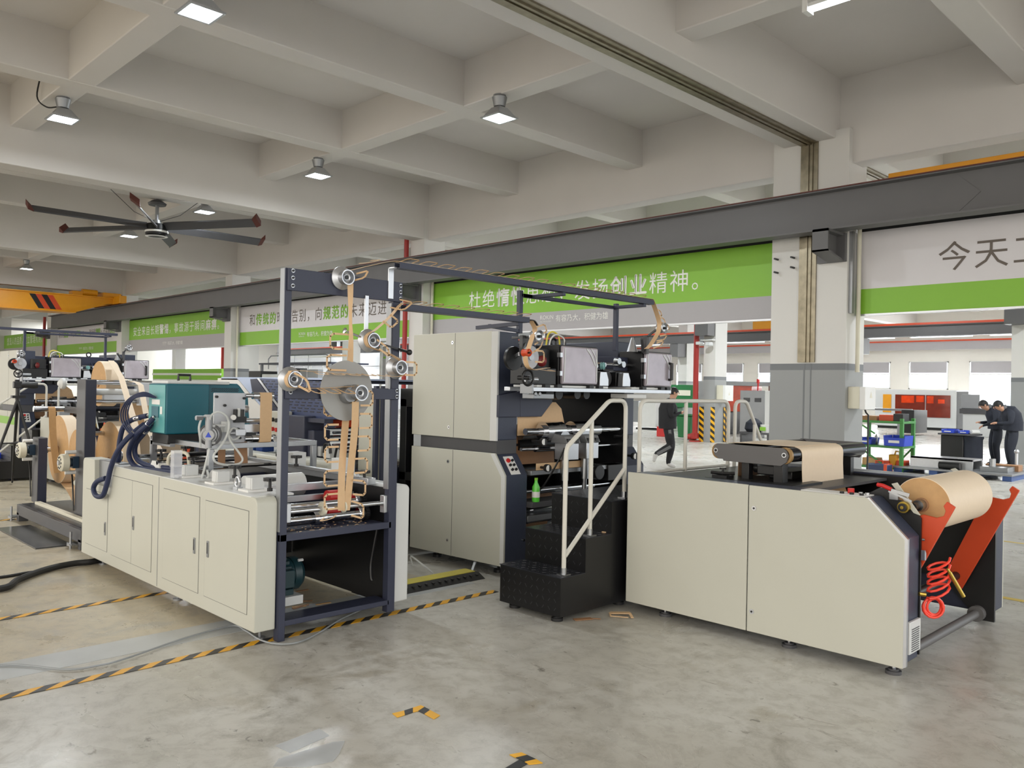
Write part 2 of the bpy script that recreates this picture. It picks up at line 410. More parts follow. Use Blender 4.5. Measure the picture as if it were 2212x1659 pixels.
for k in range(19): wb.box(-66+k*4, yb, CLER[0], -65.2+k*4, yb+.25, CLER[1])
struct('wall_back', wb, WALLP)
for i, w in enumerate(wins):
    wf = MB(); a, b_, z0, z1 = w
    wf.box(a, yb-.02, z0, a+.06, yb+.1, z1).box(b_-.06, yb-.02, z0, b_, yb+.1, z1).box(a, yb-.02, z0, b_, yb+.1, z0+.06).box(a, yb-.02, z1-.06, b_, yb+.1, z1).box(a, yb, 2.82, b_, yb+.1, 2.88)
    wo = struct('window_%d' % (i+1), wf, WHITE)
    g = link_mesh('pane', MB().box(a+.06, yb+.04, z0+.06, b_-.06, yb+.046, z1-.06), GLASSW, Vector((0,0,0)), wo)
    bl = link_mesh('roller_blind', MB().box(a+.08, yb-.03, 2.93, b_-.08, yb-.015, z1-.03), SGREY, Vector((0,0,0)), wo)
struct('wall_left', MB().box(-66.3, -6, 0, -66, 48, 6.9), WALLP)
ow = MB().box(-66, 36, 0, -57.6, 36.2, 6.9).box(-57.6, 36, 0, -52.4, 36.2, 4.62).box(-57.6, 36, 5.3, -52.4, 36.2, 6.9).box(-52.4, 36, 0, -34, 36.2, 6.9)
for k in range(3): ow.box(-56.5+k*1.3, 36, 4.62, -56.3+k*1.3, 36.2, 5.3)
ow.slot(1).box(-66, 35.9, 4.28, -34, 36, 4.36).box(-66, 35.97, 3.1, -34, 36, 3.13).box(-66, 35.97, 2.1, -34, 36, 2.12)
struct('wall_office', ow, [WALLG, SGREY])
# crane runway on welded brackets
rw = thing('crane_runway_beam', 'dark grey steel crane runway beam running along the column heads above the signs', 'crane beam', (-20, 12.6, 4.25))
prof = [(12.79,4.26),(13.11,4.26),(13.11,4.285),(12.96,4.29),(12.96,4.88),(13.11,4.885),(13.11,4.91),(12.79,4.91),(12.79,4.885),(12.94,4.88),(12.94,4.29),(12.79,4.285)]
part('girder', MB().prism(prof, 'x', -47.4, 6), GUNM, rw)
part('rail', MB().box(-47.4, 12.92, 4.91, 6, 12.98, 4.955), BROWNRED, rw)
part('top_flange', MB().box(-47.4, 12.77, 4.905, 6, 13.13, 4.922), BROWNRED, rw, label='rust red top flange')
rb = MB()
for px in (-4.15,): rb.rot
dm = MB().prism([(-4.35,4.56),(-4.02,4.86),(-3.7,4.56),(-4.02,4.28)], 'y', 12.932, 12.94)
part('splice_plate', dm, GUNM, rw)
for a, b_ in ROW1:
    c = b_-0.10 if a < -8 else -5.80
    m = MB().box(c-.26, 12.66, 3.90, c+0.0, 12.69, 4.26).box(c-.15, 12.69, 3.90, c-.11, 13.24, 4.26)
    m.box(c-.26, 12.66, 4.22, c, 13.24, 4.26).prism([(12.66,3.90),(13.24,3.80),(13.24,3.83),(12.66,3.93)], 'x', c-.26, c)
    m.box(c-.44, 13.22, 3.80, c+.03, 13.298, 4.26)
    part('bracket', m, GUNM, rw)
rw2 = thing('crane_runway_beam', 'dark crane runway beam with orange rail in the next bay behind the columns', 'crane beam', (-15, 33.5, 3.95))
part('girder', MB().box(-60, 33.4, 3.95, 6, 33.44, 4.36).box(-60, 33.25, 3.93, 6, 33.6, 3.96).box(-60, 33.25, 4.34, 6, 33.6, 4.37), GUNM, rw2)
part('rail', MB().box(-60, 33.22, 4.37, 6, 33.5, 4.45), ORANGE, rw2)
for x in (-23.0, -14.2): part('bracket', MB().box(x, 33.3, 3.3, x+.45, 34, 3.94), GUNM, rw2)
rw3 = thing('crane_runway_beam', 'pale crane runway beam with thin orange rail along the far window wall', 'crane beam', (-15, 47.5, 4.16))
part('girder', MB().box(-60, 47.4, 4.16, 6, 47.5, 4.6), SGREY, rw3)
part('rail', MB().box(-60, 47.35, 4.6, 6, 47.5, 4.68), ORANGE, rw3)
# overhead cranes
cr = thing('bridge_crane', 'yellow overhead bridge crane girder with black and red slanted stripes', 'crane', (-38.6, 3, 4.5))
gp = [(-6, 4.5), (11.3, 4.5), (12.6, 4.96), (13.2, 5.02), (13.2, 5.22), (-6, 5.2)]
part('girder', MB().prism(gp, 'x', -38.9, -38.0), YELLOW, cr, 0.01)
st = MB()
for k in range(4): st.slot(k % 2).prism([(10.55-k*.22, 4.56), (10.77-k*.22, 4.56), (10.42-k*.22, 5.14), (10.20-k*.22, 5.14)], 'x', -38.0, -37.992)
part('stripe_band', st, [ORANGE, BLACK], cr)
part('flange', MB().box(-39.0, -6, 5.2, -37.9, 12.9, 5.24).box(-39, -6, 4.47, -37.9, 11.3, 4.5), YELLOW, cr)
part('end_truck', MB().box(-40.6, 12.8, 4.96, -37.2, 13.1, 5.3).box(-39.2, 12.4, 5.24, -38, 13.15, 5.45), YELLOW, cr, 0.02)
part('drive_motor', MB().cyl((-38.2, 11.6, 5.4), (-38.2, 12.2, 5.4), 0.14).box(-38.6, 11.2, 5.24, -38.1, 11.6, 5.42), YELLOW, cr)
solo('crane_end_truck', MB().box(-5.5, 14.25, 5.12, 2, 14.55, 5.38), YELLOW, 'yellow crane end carriage above the runway beam at the far right', 'crane', bevel=0.01)
solo('crane_girder', MB().box(-14.4, 33.25, 4.452, -18.6, 33.6, 4.82), YELLOW, 'yellow crane girder far off seen just under the long green sign', 'crane', bevel=0.01)
# signs
def sign(x0, x1, z0, zs, z1, top, bot, label, segs, tx, tz, pitch, size, cols, sub, subx, subz, subs, subcol):
    t = thing('hanging_sign', label, 'sign', ((x0+x1)/2, 13.66, z0), 'slogan signs between the columns')
    part('board', MB().slot(0).box(x0, 13.62, zs, x1, 13.70, z1).slot(1).box(x0, 13.62, z0, x1, 13.70, zs), [top, bot], t)
    part('frame', MB().box(x0, 13.61, z0-.03, x1, 13.71, z0), ALU, t)
    x = tx
    for s, bold in segs:
        lt = text_mesh(s, size, 0.0, pitch)
        if bold:
            b0 = [v.copy() for v in lt.v]; f0 = [list(f) for f in lt.f]
            for dx, dz in ((.014,0),(-.014,0),(0,.009),(0,-.009)): lt.add([v+Vector((dx,-.0004*(1+dx*9),dz)) for v in b0], f0)
        lt.move((x, 13.615, tz)); x += pitch*len(s)
        part('lettering', lt, cols[1] if bold else cols[0], t)
    for i, s in enumerate(sub):
        lt = text_mesh(s, subs[i], 0.0); lt.move((subx[i], 13.615, subz[i])); part('lettering', lt, subcol, t)
sign(-16.84, -7.1, 2.96, 3.37, 4.315, SGREEN, SGREY, 'long green slogan sign with white lettering and grey lower strip', [('杜绝', 0), ('惰性', 1), ('思想，发扬', 0), ('创业', 1), ('精神。', 0)], -15.42, 3.62, 0.498, 0.46, (SLET, SLET), ['ROKIN', 'TECHNOLOGY', '有容乃大，积健为雄'], [-12.96, -12.96, -12.48], [3.20, 3.135, 3.145], [0.135, 0.052, 0.168], SLET)
sign(-5.74, 4.0, 2.96, 3.37, 4.315, SWHITE, SGREEN, 'pale grey slogan sign with brown lettering and green lower strip at the right edge', [('今天工作不努力', 0)], -4.49, 3.60, 0.51, 0.48, (SBROWN, SBROWN), [], [], [], [], SLET)
sign(-27.66, -17.44, 2.96, 3.42, 4.315, SWHITE, SGREEN, 'white slogan sign with brown and green lettering behind the bag machine frame', [('和', 0), ('传统的', 1), ('昨天告别，向', 0), ('规范的', 1), ('未来迈进。', 0)], -26.95, 3.66, 0.478, 0.43, (SBROWN, SGREEN), ['ROKIN', 'TECHNOLOGY', '有容乃大，积健为雄'], [-23.6, -23.6, -23.1], [3.19, 3.13, 3.14], [0.13, 0.05, 0.165], SLET)
sign(-38.28, -28.21, 2.96, 3.44, 4.315, SGREEN, SGREY, 'green slogan sign with white lettering left of the third column', [('安全来自长期', 0), ('警惕', 1), ('，事故源于瞬间', 0), ('麻痹', 1), ('。', 0)], -37.8, 3.64, 0.49, 0.44, (SLET, SLET), ['ROKIN', 'TECHNOLOGY', '有容乃大，积健为雄'], [-34.5, -34.5, -34.0], [3.19, 3.13, 3.14], [0.13, 0.05, 0.165], SLET)
sign(-48.73, -38.92, 2.96, 3.46, 4.315, SWHITE, SGREEN, 'white slogan sign with small two line lettering behind the far crane bracket', [('有好的', 0), ('愿望', 1), ('+不付诸', 0), ('行动', 1), ('=0, 有好的', 0), ('制度', 1), ('+不实施', 0), ('执行', 1), ('=0', 0)], -48.5, 3.86, 0.325, 0.33, (SBROWN, SGREEN), ['ROKIN', '有容乃大，积健为雄'], [-45.1, -44.5], [3.18, 3.14], [0.14, 0.17], SLET)
sign(-59.6, -49.42, 2.96, 3.5, 4.315, SGREEN, SGREY, 'farthest green slogan sign above the second printing press', [('塑造人的品质，建立管理机制。', 0)], -58.9, 3.74, 0.56, 0.50, (SLET, SLET), ['有容乃大，积健为雄'], [-54.8], [3.1], [0.19], SLET)
sl = MB().box(-16.84, 13.64, 4.317, -7.1, 13.67, 4.62)
for a, b_ in ((-5.74, 6), (-27.66, -17.44), (-38.28, -28.21), (-48.73, -38.92)): sl.box(a, 13.64, 4.317, b_, 13.67, 4.62)
struct('trim_3', sl, DKGAP)
# pipes on the columns
solo('fire_pipe', MB().cyl((-17.50, 13.225, 0), (-17.50, 13.225, 5.5), 0.065, 14), FIRERED, 'red fire pipe standing beside the column left of the long green sign', 'pipe')
solo('fire_pipe', MB().cyl((-49.6, 13.22, 0), (-49.6, 13.22, 5.0), 0.075, 12), FIRERED, 'red fire pipe at the farthest column by the small lettered sign', 'pipe')
solo('fire_pipe', MB().cyl((-42.5, 20, 0), (-42.5, 20, 6.5), 0.10, 12), FIRERED, 'red fire pipe behind the green sign left of the third column', 'pipe')
fp = thing('fire_pipe', 'red fire pipe with flanged foot by the green wheeled bin', 'pipe', (-15.02, 23.25, 0))
part('riser', MB().cyl((-15.02,23.25,0.2),(-15.02,23.25,4.4),0.09,14), FIRERED, fp); part('foot', MB().cyl((-15.02,23.25,0),(-15.02,23.25,.04),.2).cyl((-15.02,23.25,.1),(-15.02,23.25,.28),.13).cyl((-15.25,23.25,.15),(-15.0,23.25,.15),.1), FIRERED, fp)
for x, y, zb_, lab in ((-5.66, 13.52, 2.0, 'pale conduit pipe bending into the double column beside the switch box'), (-16.78, 13.55, 0, 'pale conduit pipe in front of the left end of the long green sign'), (-27.6, 13.5, 0, 'pale conduit pipe on the third column beside the white sign')):
    solo('conduit_pipe', MB().tube([(x-.08, y, 4.40), (x-.02, y, 4.40), (x, y, 4.34), (x, y, zb_)], 0.035, 10), IVORY, lab, 'pipe')
solo('wall_channel', MB().box(-5.76, 13.36, 2.96, -5.70, 13.44, 4.3), ALUD, 'grey steel channel beside the conduit on the double column', 'channel')
anc = [(-6.98,3.95),(-6.98,3.72),(-6.68,3.95),(-6.68,3.78)]
for k, (x, z) in enumerate(anc): solo('anchor_bolt', MB().cyl((x,13.18,z),(x,13.3,z),0.018,8), BLACK, 'dark anchor bolt sticking out of the white double column', 'bolt', 'anchor bolts on the double column')
# switch boxes
def swbox(x, y, z, w, d, h, lab):
    t = thing('switch_box', lab, 'switch box', (x, y, z))
    part('body', MB().box(x, y, z, x+w, y+d, z+h), IVORY, t, 0.01); part('door', MB().box(x+w, y-.02, z-.01, x+w+.09, y+d*.95, z+h), WHITE, t, 0.008)
    part('warning_mark', MB().prism([(y+.17, z+.18), (y+.27, z+.18), (y+.22, z+.28)], 'x', x+w+.09, x+w+.093), IVORY, t)
    part('cable', MB().tube([(x+.2, y+.2, z), (x+.22, y+.2, z-.06), (x+.28, y+.15, z-.1), (x+.3, y+.1, z-.3), (x+.3, y+.1, 0.02)], 0.014, 6), BLACK, t)
swbox(-5.76, 13.40, 1.40, 0.2, 0.42, 0.36, 'pale switch box with open door on the side of the double column')
swbox(-14.4, 23.5, 1.36, 0.25, 0.5, 0.50, 'white switch box on the striped column in the next bay')
# lamps
def lamp(x, y, z, lab, watts=None):
    t = thing('high_bay_lamp', lab, 'ceiling lamp', (x, y, z), 'square high bay lamps')
    part('housing', MB().lathe([(.05,.0),(.09,.02),(.12,.16),(.10,.18)], (x, y, z-.18), (0,0,1), 12).cyl((x,y,z),(x,y,z+.02),.1), ALUD, t)
    rf = MB(); a, b_ = .19, .09; h = .15
    rf.add([(x-a,y-a,z-.33),(x+a,y-a,z-.33),(x+a,y+a,z-.33),(x-a,y+a,z-.33),(x-b_,y-b_,z-.33+h),(x+b_,y-b_,z-.33+h),(x+b_,y+b_,z-.33+h),(x-b_,y+b_,z-.33+h)], [(0,1,5,4),(1,2,6,5),(2,3,7,6),(3,0,4,7),(4,5,6,7)])
    for q in (0,1,2,3):
        pass
    part('reflector', rf, ALU, t)
    part('rim', MB().box(x-.21,y-.21,z-.345,x-.18,y+.21,z-.325).box(x+.18,y-.21,z-.345,x+.21,y+.21,z-.325).box(x-.18,y-.21,z-.345,x+.18,y-.18,z-.325).box(x-.18,y+.18,z-.345,x+.18,y+.21,z-.325), ALU, t)
    part('glass', MB().box(x-.18,y-.18,z-.342,x+.18,y+.18,z-.33), LAMPON, t)
    L = bpy.data.lights.new('lamp_light', 'AREA'); L.shape = 'SQUARE'; L.size = 0.34; L.energy = watts or LAMP_W; L.color = (0.92, 0.97, 1.0)
    lo = bpy.data.objects.new('lamp_light', L); COL.objects.link(lo); lo.parent = t; lo.location = (0, 0, -.36)
    return t
lamp(-9.15, 3.95, 6.13, 'lit square high bay lamp at the top edge of the photo')
lamp(-9.25, 8.72, 6.13, 'lit square high bay lamp on the beam crossing near the picture centre')
l3 = lamp(-14.5, 4.06, 6.13, 'lit square high bay lamp at upper left with a hanging loop of cable')
part('cable', MB().tube([(-14.75,3.82,6.88),(-14.78,3.82,6.6),(-14.95,3.80,6.2),(-14.8,3.9,6.02),(-14.6,4.0,6.0)], 0.012, 6, 6), RUBBER, l3)
lamp(-14.5, 8.72, 6.13, 'lit square high bay lamp above the beam left of centre')
lamp(-19.7, 8.72, 6.13, 'lit square high bay lamp just right of the big ceiling fan')
l6 = lamp(-24.7, 8.72, 6.13, 'lit square high bay lamp hanging behind the fan blades'); lamp(-35.2, 8.72, 6.13, 'small distant lit high bay lamp at the far left')
lamp(-11.5, 38.5, 6.135, 'far white bay lamp in the gap under the right hand sign'); lamp(-16.2, 38.5, 6.135, 'far white bay lamp close to the double column under the sign')
tl = thing('tube_lamp', 'lit white strip lamp at the top right edge of the photo', 'ceiling lamp', (-3.6, 8.75, 5.9))
part('channel', MB().box(-4.3, 8.70, 5.93, -2.9, 8.82, 5.97), WHITE, tl); part('end_cap', MB().prism([(-4.32,5.88),(-4.26,5.88),(-4.26,6.02),(-4.32,6.06)],'y',8.68,8.84), WHITE, tl)
part('rod', MB().cyl((-4.1,8.76,5.97),(-4.1,8.76,6.14),.012,6).cyl((-3.1,8.76,5.97),(-3.1,8.76,6.14),.012,6), ALUD, tl)
part('tube', MB().cyl((-4.24, 8.76, 5.905), (-2.95, 8.76, 5.905), 0.022, 8), LAMPON, tl)
# ceiling fan
fx, fy, fz = -20.8, 8.0, 5.42
fan = thing('ceiling_fan', 'huge six bladed dark grey ceiling fan hanging from a beam', 'fan', (fx, fy, fz))
part('motor', MB().lathe([(.05,.12),(.24,.1),(.26,.02),(.26,-.16),(.2,-.2),(.02,-.21)], (fx,fy,fz), (0,0,1), 24), BLACK, fan)
part('motor_ring', MB().lathe([(.265,-.11),(.275,-.1),(.275,-.07),(.265,-.06)], (fx,fy,fz), (0,0,1), 24).lathe([(.265,-.2),(.24,-.21),(.2,-.215),(.2,-.2)], (fx,fy,fz), (0,0,1), 24), WHITE, fan)
part('drop_rod', MB().cyl((fx,fy,fz+.1),(fx,fy,6.88),.045,10).cyl((fx,fy,fz+.1),(fx,fy,fz+.2),.1,12), ALUD, fan)
part('mount', MB().lathe([(.2,0),(.22,.05),(.12,.12),(.05,.14)], (fx,fy,5.99), (0,0,1), 16), DGREY, fan)
wr = MB()
for dx, dy in ((-1.2,.5),(1.1,.7),(.3,-1.2)): wr.tube([(fx,fy,fz+.15),(fx+dx*.5,fy+dy*.5,5.72),(fx+dx,fy+dy,6.13)],.008,5)
part('guy_wire', wr, DGREY, fan)
for k in range(6):
    a = math.radians(-30.0+60*k); d = Vector((math.cos(a), math.sin(a), 0)); n = Vector((-d.y, d.x, 0))
    def bl(r, w, tilt=-0.07): 
        c = Vector((fx,fy,fz+.06-0.0*r))+d*r; return c-n*w-Vector((0,0,tilt)), c+n*w+Vector((0,0,tilt))
    m = MB(); vs = []
    for r, w in ((.22,.05),(.5,.09),(2.75,.08)):
        p, q = bl(r, w); vs += [p, q, q-Vector((0,0,.03)), p-Vector((0,0,.03))]
    m.add(vs, [(i+j, i+(j+1) % 4, i+4+(j+1) % 4, i+4+j) for i in (0,4) for j in range(4)]+[(3,2,1,0),(8,9,10,11)])
    bo = part('blade', m, DGREY, fan)
    p, q = bl(2.75, .1); 
    tp = MB().add([p,q,q+d*.12+Vector((0,0,.12)),p+d*.12+Vector((0,0,.12)),p-Vector((0,0,.04)),q-Vector((0,0,.04)),q+d*.12,p+d*.12],[(0,1,2,3),(4,7,6,5),(0,4,5,1),(1,5,6,2),(2,6,7,3),(3,7,4,0)])
    part('tip', tp, BROWNRED, bo)
# ================================================================ handle making machine (near left)
hm = thing('handle_machine', 'cream bag handle machine with five doors and a tall navy end frame', 'machine', (-6.3, 3.0, 0))
cov = roundrect(-7.96, .078, -4.72, .912, .05)
cov = [p for p in cov]
np_ = [(-7.96,.078),(-4.72,.078)] + [(-4.77+.05*math.cos(t*PI/10), .862+.05*math.sin(t*PI/10)) for t in range(6)] + [(-7.22,.912),(-7.24,.72),(-7.66,.72),(-7.67,.93)] + [(-7.91-.05*math.sin(t*PI/10), .88+.05*math.cos(t*PI/10)) for t in range(6)]
nc = MB().prism(np_, 'y', 2.459, 2.60)
ncov = part('front_cover', nc, BEIGE, hm, 0.006)
part('cover_seam', MB().box(-6.243,2.457,.09,-6.237,2.46,.905), ALUD, ncov)
part('cover_inset', MB().box(-7.68,2.50,.70,-7.22,2.60,.93), ALUD, hm, 0.01)
part('deck', MB().box(-7.22,2.46,.900,-4.80,2.76,.915), GREYW, hm, 0.004)
def door(x0, x1, z0, z1, hx, hz, seam=None):
    b = MB().box(x0,2.4565,z0,x1,2.459,z1)
    d = part('door', b, BEIGE, hm)
    g = MB(); w = .003
    for a in ((x0-w,z0,x0,z1),(x1,z0,x1+w,z1),(x0-w,z0-w,x1+w,z0),(x0-w,z1,x1+w,z1+w)): g.box(a[0],2.4575,a[1],a[2],2.4592,a[3])
    if seam: g.box(seam-.0015,2.4562,z0,seam+.0015,2.457,z1)
    part('door_gap', g, DGREY, d)
    h = MB().slot(0).box(hx-.013,2.450,hz-.055,hx+.013,2.4565,hz+.055).slot(1).box(hx-.006,2.448,hz-.03,hx+.006,2.451,hz+.045)
    part('handle', h, [ALUD, BLACK], d, 0.002)
door(-7.85,-7.31,.18,.66,-7.353,.37); door(-7.21,-6.36,.175,.83,-6.724,.50,-6.766); door(-6.145,-5.53,.173,.83,-5.594,.49); door(-5.435,-4.82,.175,.82,-5.382,.498)
def foot(x, y, p, h=.09):
    part('levelling_foot', MB().cyl((x,y,.0),(x,y,.012),.035,12).cyl((x,y,.012),(x,y,h),.009,8).cyl((x,y,.045),(x,y,.06),.016,6), ALUD, p)
for x, y in ((-7.7,2.56),(-6.1,2.56),(-4.84,2.56),(-7.7,3.56),(-6.1,3.56),(-4.84,3.56)): foot(x, y, hm)
part('inner_panel', MB().box(-7.95,3.47,.09,-4.76,3.49,.90).box(-7.95,2.60,.09,-4.76,2.615,.90), BLACK, hm)
part('rear_cover', MB().prism([(3.49,.09),(3.64,.09)]+[(3.60+.04*math.cos(t*PI/10),.88+.04*math.sin(t*PI/10)) for t in range(6)]+[(3.53-.04*math.sin(t*PI/10),.88+.04*math.cos(t*PI/10)) for t in range(6)], 'x', -7.96, -4.72), GREYW, hm, 0.01)
part('frame_leg', MB().box(-4.75,2.605,0,-4.69,2.652,2.352), DNAVY, hm, 0.003)
part('frame_leg', MB().box(-4.75,3.44,0.04,-4.69,3.502,2.215), DNAVY, hm, 0.003)
part('leg_edge', MB().box(-4.745,2.600,.69,-4.695,2.606,2.35).box(-4.752,3.430,.9,-4.70,3.442,2.2), ALUD, hm)
tp = part('top_plate', MB().box(-4.69,2.615,2.21,-4.672,3.505,2.350), DNAVY, hm, 0.003)
mp_ = part('middle_plate', MB().box(-4.69,2.615,1.527,-4.672,3.492,1.604), DNAVY, hm, 0.003)
for y, zs_, pp in ((2.645,(2.335,2.29,2.24),tp),(3.485,(2.325,2.28,2.235),tp),(2.645,(1.57,),mp_),(3.47,(1.588,1.548),mp_)):
    for z in zs_: part('bolt', MB().slot(0).cyl((-4.672,y,z),(-4.667,y,z),.013,12).slot(1).cyl((-4.667,y,z),(-4.660,y,z),.008,8), [ALU, BLACK], pp)
part('shelf', MB().box(-5.35,2.655,.652,-4.70,3.45,.66).box(-4.72,2.605,.628,-4.69,3.46,.672), DNAVY, hm, 0.002)
ch = MB(); random.seed(3)
for k in range(70):
    x = -4.72-random.random()**1.5*.28; y = 2.75+random.random()*.6; a = random.random()*3; s_ = .004+random.random()*.006
    ch.bar((x,y,.6635),(x+math.cos(a)*s_*2,y+math.sin(a)*s_*2,.6645),s_,.002)
o = part('paper_scraps', ch, KRAFT, hm); o['kind'] = 'stuff'
part('bottom_bar', MB().box(-4.86,2.65,.092,-4.69,3.455,.127), DNAVY, hm, 0.004)
part('cross_bar', MB().box(-6.0,2.62,.12,-5.88,3.46,.2), DNAVY, hm, 0.004)
part('back_panel', MB().box(-6.06,2.62,.25,-6.04,3.46,.66), BLACK, hm)
mo = part('electric_motor', MB().cyl((-5.12,2.66,.315),(-5.12,2.93,.315),.105,24).box(-5.22,2.68,.19,-5.02,2.9,.23), MOTORG, hm, 0.004)
fn = MB()
for k in range(10):
    a = -1.2+k*.36; fn.box(-5.12+.1*math.cos(a)-.004,2.70,.315+.1*math.sin(a)-.004,-5.12+.115*math.cos(a)+.004,2.88,.315+.115*math.sin(a)+.004)
part('cooling_fins', fn, MOTORG, mo)
part('fan_cover', MB().lathe([(.112,0),(.114,.05),(.09,.08),(.02,.085)], (-5.12,2.91,.315),(0,1,0),24), MOTORG, mo)
part('terminal_box', MB().box(-5.02,2.72,.25,-4.97,2.88,.37), MOTORG, mo, 0.006)
part('rating_plate', MB().box(-5.06,2.945,.405,-5.045,2.985,.415).rot('Y',.5,(-5.05,2.96,.41)), WHITE, mo)
part('motor_base', MB().box(-5.3,2.64,.13,-4.98,2.95,.19), GREYW, hm, 0.003)
part('hanging_cable', MB().tube([(-4.80,3.42,.62),(-4.82,3.41,.5),(-4.84,3.40,.36),(-4.82,3.39,.27),(-4.81,3.395,.25)], .012, 8, 6), BLACK, hm)
# rollers
def roller(p0, p1, r, gear=True, m=CHROME):
    o = part('roller', MB().cyl(p0, p1, r, 20), m, hm)
    if gear:
        e = Vector(p1)
        g = MB().cyl(e-Vector((0,.03,0)), e+Vector((0,.03,0)), .05, 28)
        for k in range(28):
            a = 2*PI*k/28; g.box(e.x+.05*math.cos(a)-.003, e.y, e.z+.05*math.sin(a)-.003, e.x+.058*math.cos(a)+.003, e.y+.03, e.z+.058*math.sin(a)+.003)
        part('gear', g, BLACK, o)
        part('collar', MB().lathe([(.05,-.05),(.056,-.045),(.056,-.02),(.03,-.015)], e, (0,1,0), 24), CHROME, o)
roller((-4.95,2.66,.80),(-4.95,3.36,.80),.021); roller((-4.735,2.68,.805),(-4.735,3.43,.802),.016, False); roller((-4.90,2.66,.715),(-4.90,3.36,.715),.024)
for y0, y1, z in ((2.66,2.69,.80),(3.41,3.44,.795)): part('roller_block', MB().box(-4.76,y0,z-.06,-4.71,y1,z+.06), ALU, hm, 0.003)
part('clamp_collar', MB().cyl((-4.90,2.96,.715),(-4.90,3.05,.715),.046,24).cyl((-4.90,3.0,.715),(-4.90,3.006,.715),.049,24), CHROME, hm)
parts('flange_wheel', MB().cyl((-4.735,2.925,.805),(-4.735,2.945,.805),.045,20).cyl((-4.735,3.09,.805),(-4.735,3.10,.805),.04,20), IVORY, hm)
parts('rubber_roller', MB().cyl((-5.06,3.17,.825),(-5.06,3.28,.825),.05,20).cyl((-5.0,3.12,.735),(-5.0,3.22,.735),.042,20), RED, hm, label='red rubber roller')
part('cross_rail', MB().box(-5.30,2.66,.86,-5.24,3.45,.91).box(-5.18,2.66,.80,-5.14,3.45,.84), ALU, hm, 0.003)
part('inner_beam', MB().box(-5.42,2.62,.70,-5.36,3.47,.88).box(-6.6,2.62,.72,-6.52,3.47,.86), DNAVY, hm, 0.003)
part('tension_drum', MB().cyl((-5.40,2.72,.89),(-5.40,3.16,.89),.085,24), GREYW, hm)
part('tension_drum', MB().cyl((-5.9,2.72,.90),(-5.9,2.90,.90),.075,24), GREYW, hm)
parts('cross_rod', MB().cyl((-6.05,2.62,.98),(-6.05,3.47,.98),.016,10).cyl((-6.7,2.62,.97),(-6.7,3.47,.97),.02,10).cyl((-7.1,2.62,.99),(-7.1,3.47,.99),.02,10), CHROME, hm)
part('side_rail', MB().box(-7.2,3.40,.91,-4.9,3.47,.96).box(-6.9,3.36,.96,-5.0,3.40,.985), ALU, hm, 0.003)
for x in (-6.03,-5.52,-5.02):
    b = MB().box(x-.055,2.56,.93,x+.035,2.65,1.005).box(x-.06,2.565,.93,x-.055,2.645,1.005).box(x+.012,2.556,.93,x+.018,2.561,1.005)
    bo = part('servo_block', b, GREYW, hm, 0.004); part('block_plate', MB().box(x-.08,2.52,.915,x+.06,2.67,.93), WHITE, bo, 0.002)
for x, y in ((-6.0,3.50),(-5.3,3.50)):
    part('servo_block', MB().box(x-.08,y-.1,.96,x+.06,y+.02,1.07), GREYW, hm, 0.004)
def knob(x, y, z, r=.045, h=.07):
    b = MB().cyl((x,y,z-h),(x,y,z),.010,10).cyl((x,y,z-h),(x,y,z-h+.02),.018,8).cyl((x,y,z),(x,y,z+.016),r*.55,12)
    for k in range(8):
        a = 2*PI*k/8; b.cyl((x+r*.62*math.cos(a),y+r*.62*math.sin(a),z-.004),(x+r*.62*math.cos(a),y+r*.62*math.sin(a),z+.016),r*.36,10)
    part('hand_knob', b, BLACK, hm)
for x, y, z in ((-5.31,2.60,1.045),(-4.86,2.62,1.0),(-6.32,2.75,1.02),(-5.95,3.3,1.05),(-5.75,3.32,1.05),(-7.05,3.0,1.05),(-6.95,2.75,1.04),(-6.72,2.72,1.02),(-5.0,3.44,.99)): knob(x, y, z)
part('lifting_eye', MB().tube([(-5.16+.03*math.cos(a*PI/6),2.55,.965+.032*math.sin(a*PI/6)) for a in range(13)], .010, 8).box(-5.19,2.53,.915,-5.13,2.57,.935), ALU, hm)
part('lifting_eye', MB().tube([(-7.45+.03*math.cos(a*PI/6),2.60,.97+.035*math.sin(a*PI/6)) for a in range(13)], .012, 8), ALU, hm)
part('cable_elbow', MB().tube([(-6.68,2.70,.93),(-6.66,2.70,1.02),(-6.58,2.72,1.06),(-6.46,2.76,1.05),(-6.44,2.77,.96)], .014, 8, 6), IVORY, hm)
part('sensor_cover', MB().prism([(-6.86,.915),(-6.62,.915),(-6.7,.98),(-6.8,.98)], 'y', 2.62, 2.75), WHITE, hm)
part('scale_tube', MB().box(-6.04,2.46,.92,-5.98,2.52,1.12).box(-6.045,2.455,1.07,-5.975,2.525,1.075).box(-6.045,2.455,1.0,-5.975,2.525,1.005), ACRYL, hm)
# steel gantry above the deck
ga = MB()
for x in (-6.0,-7.1):
    ga.box(x-.02,2.72,1.12,x+.02,3.64,1.16).box(x-.02,3.60,.9,x+.02,3.64,1.12).box(x-.02,2.72,.9,x+.02,2.76,1.12)
ga.box(-7.1,2.72,1.12,-6.0,2.76,1.16).box(-7.1,3.60,1.12,-6.0,3.64,1.16)
part('gantry', ga, STEEL, hm, 0.002)
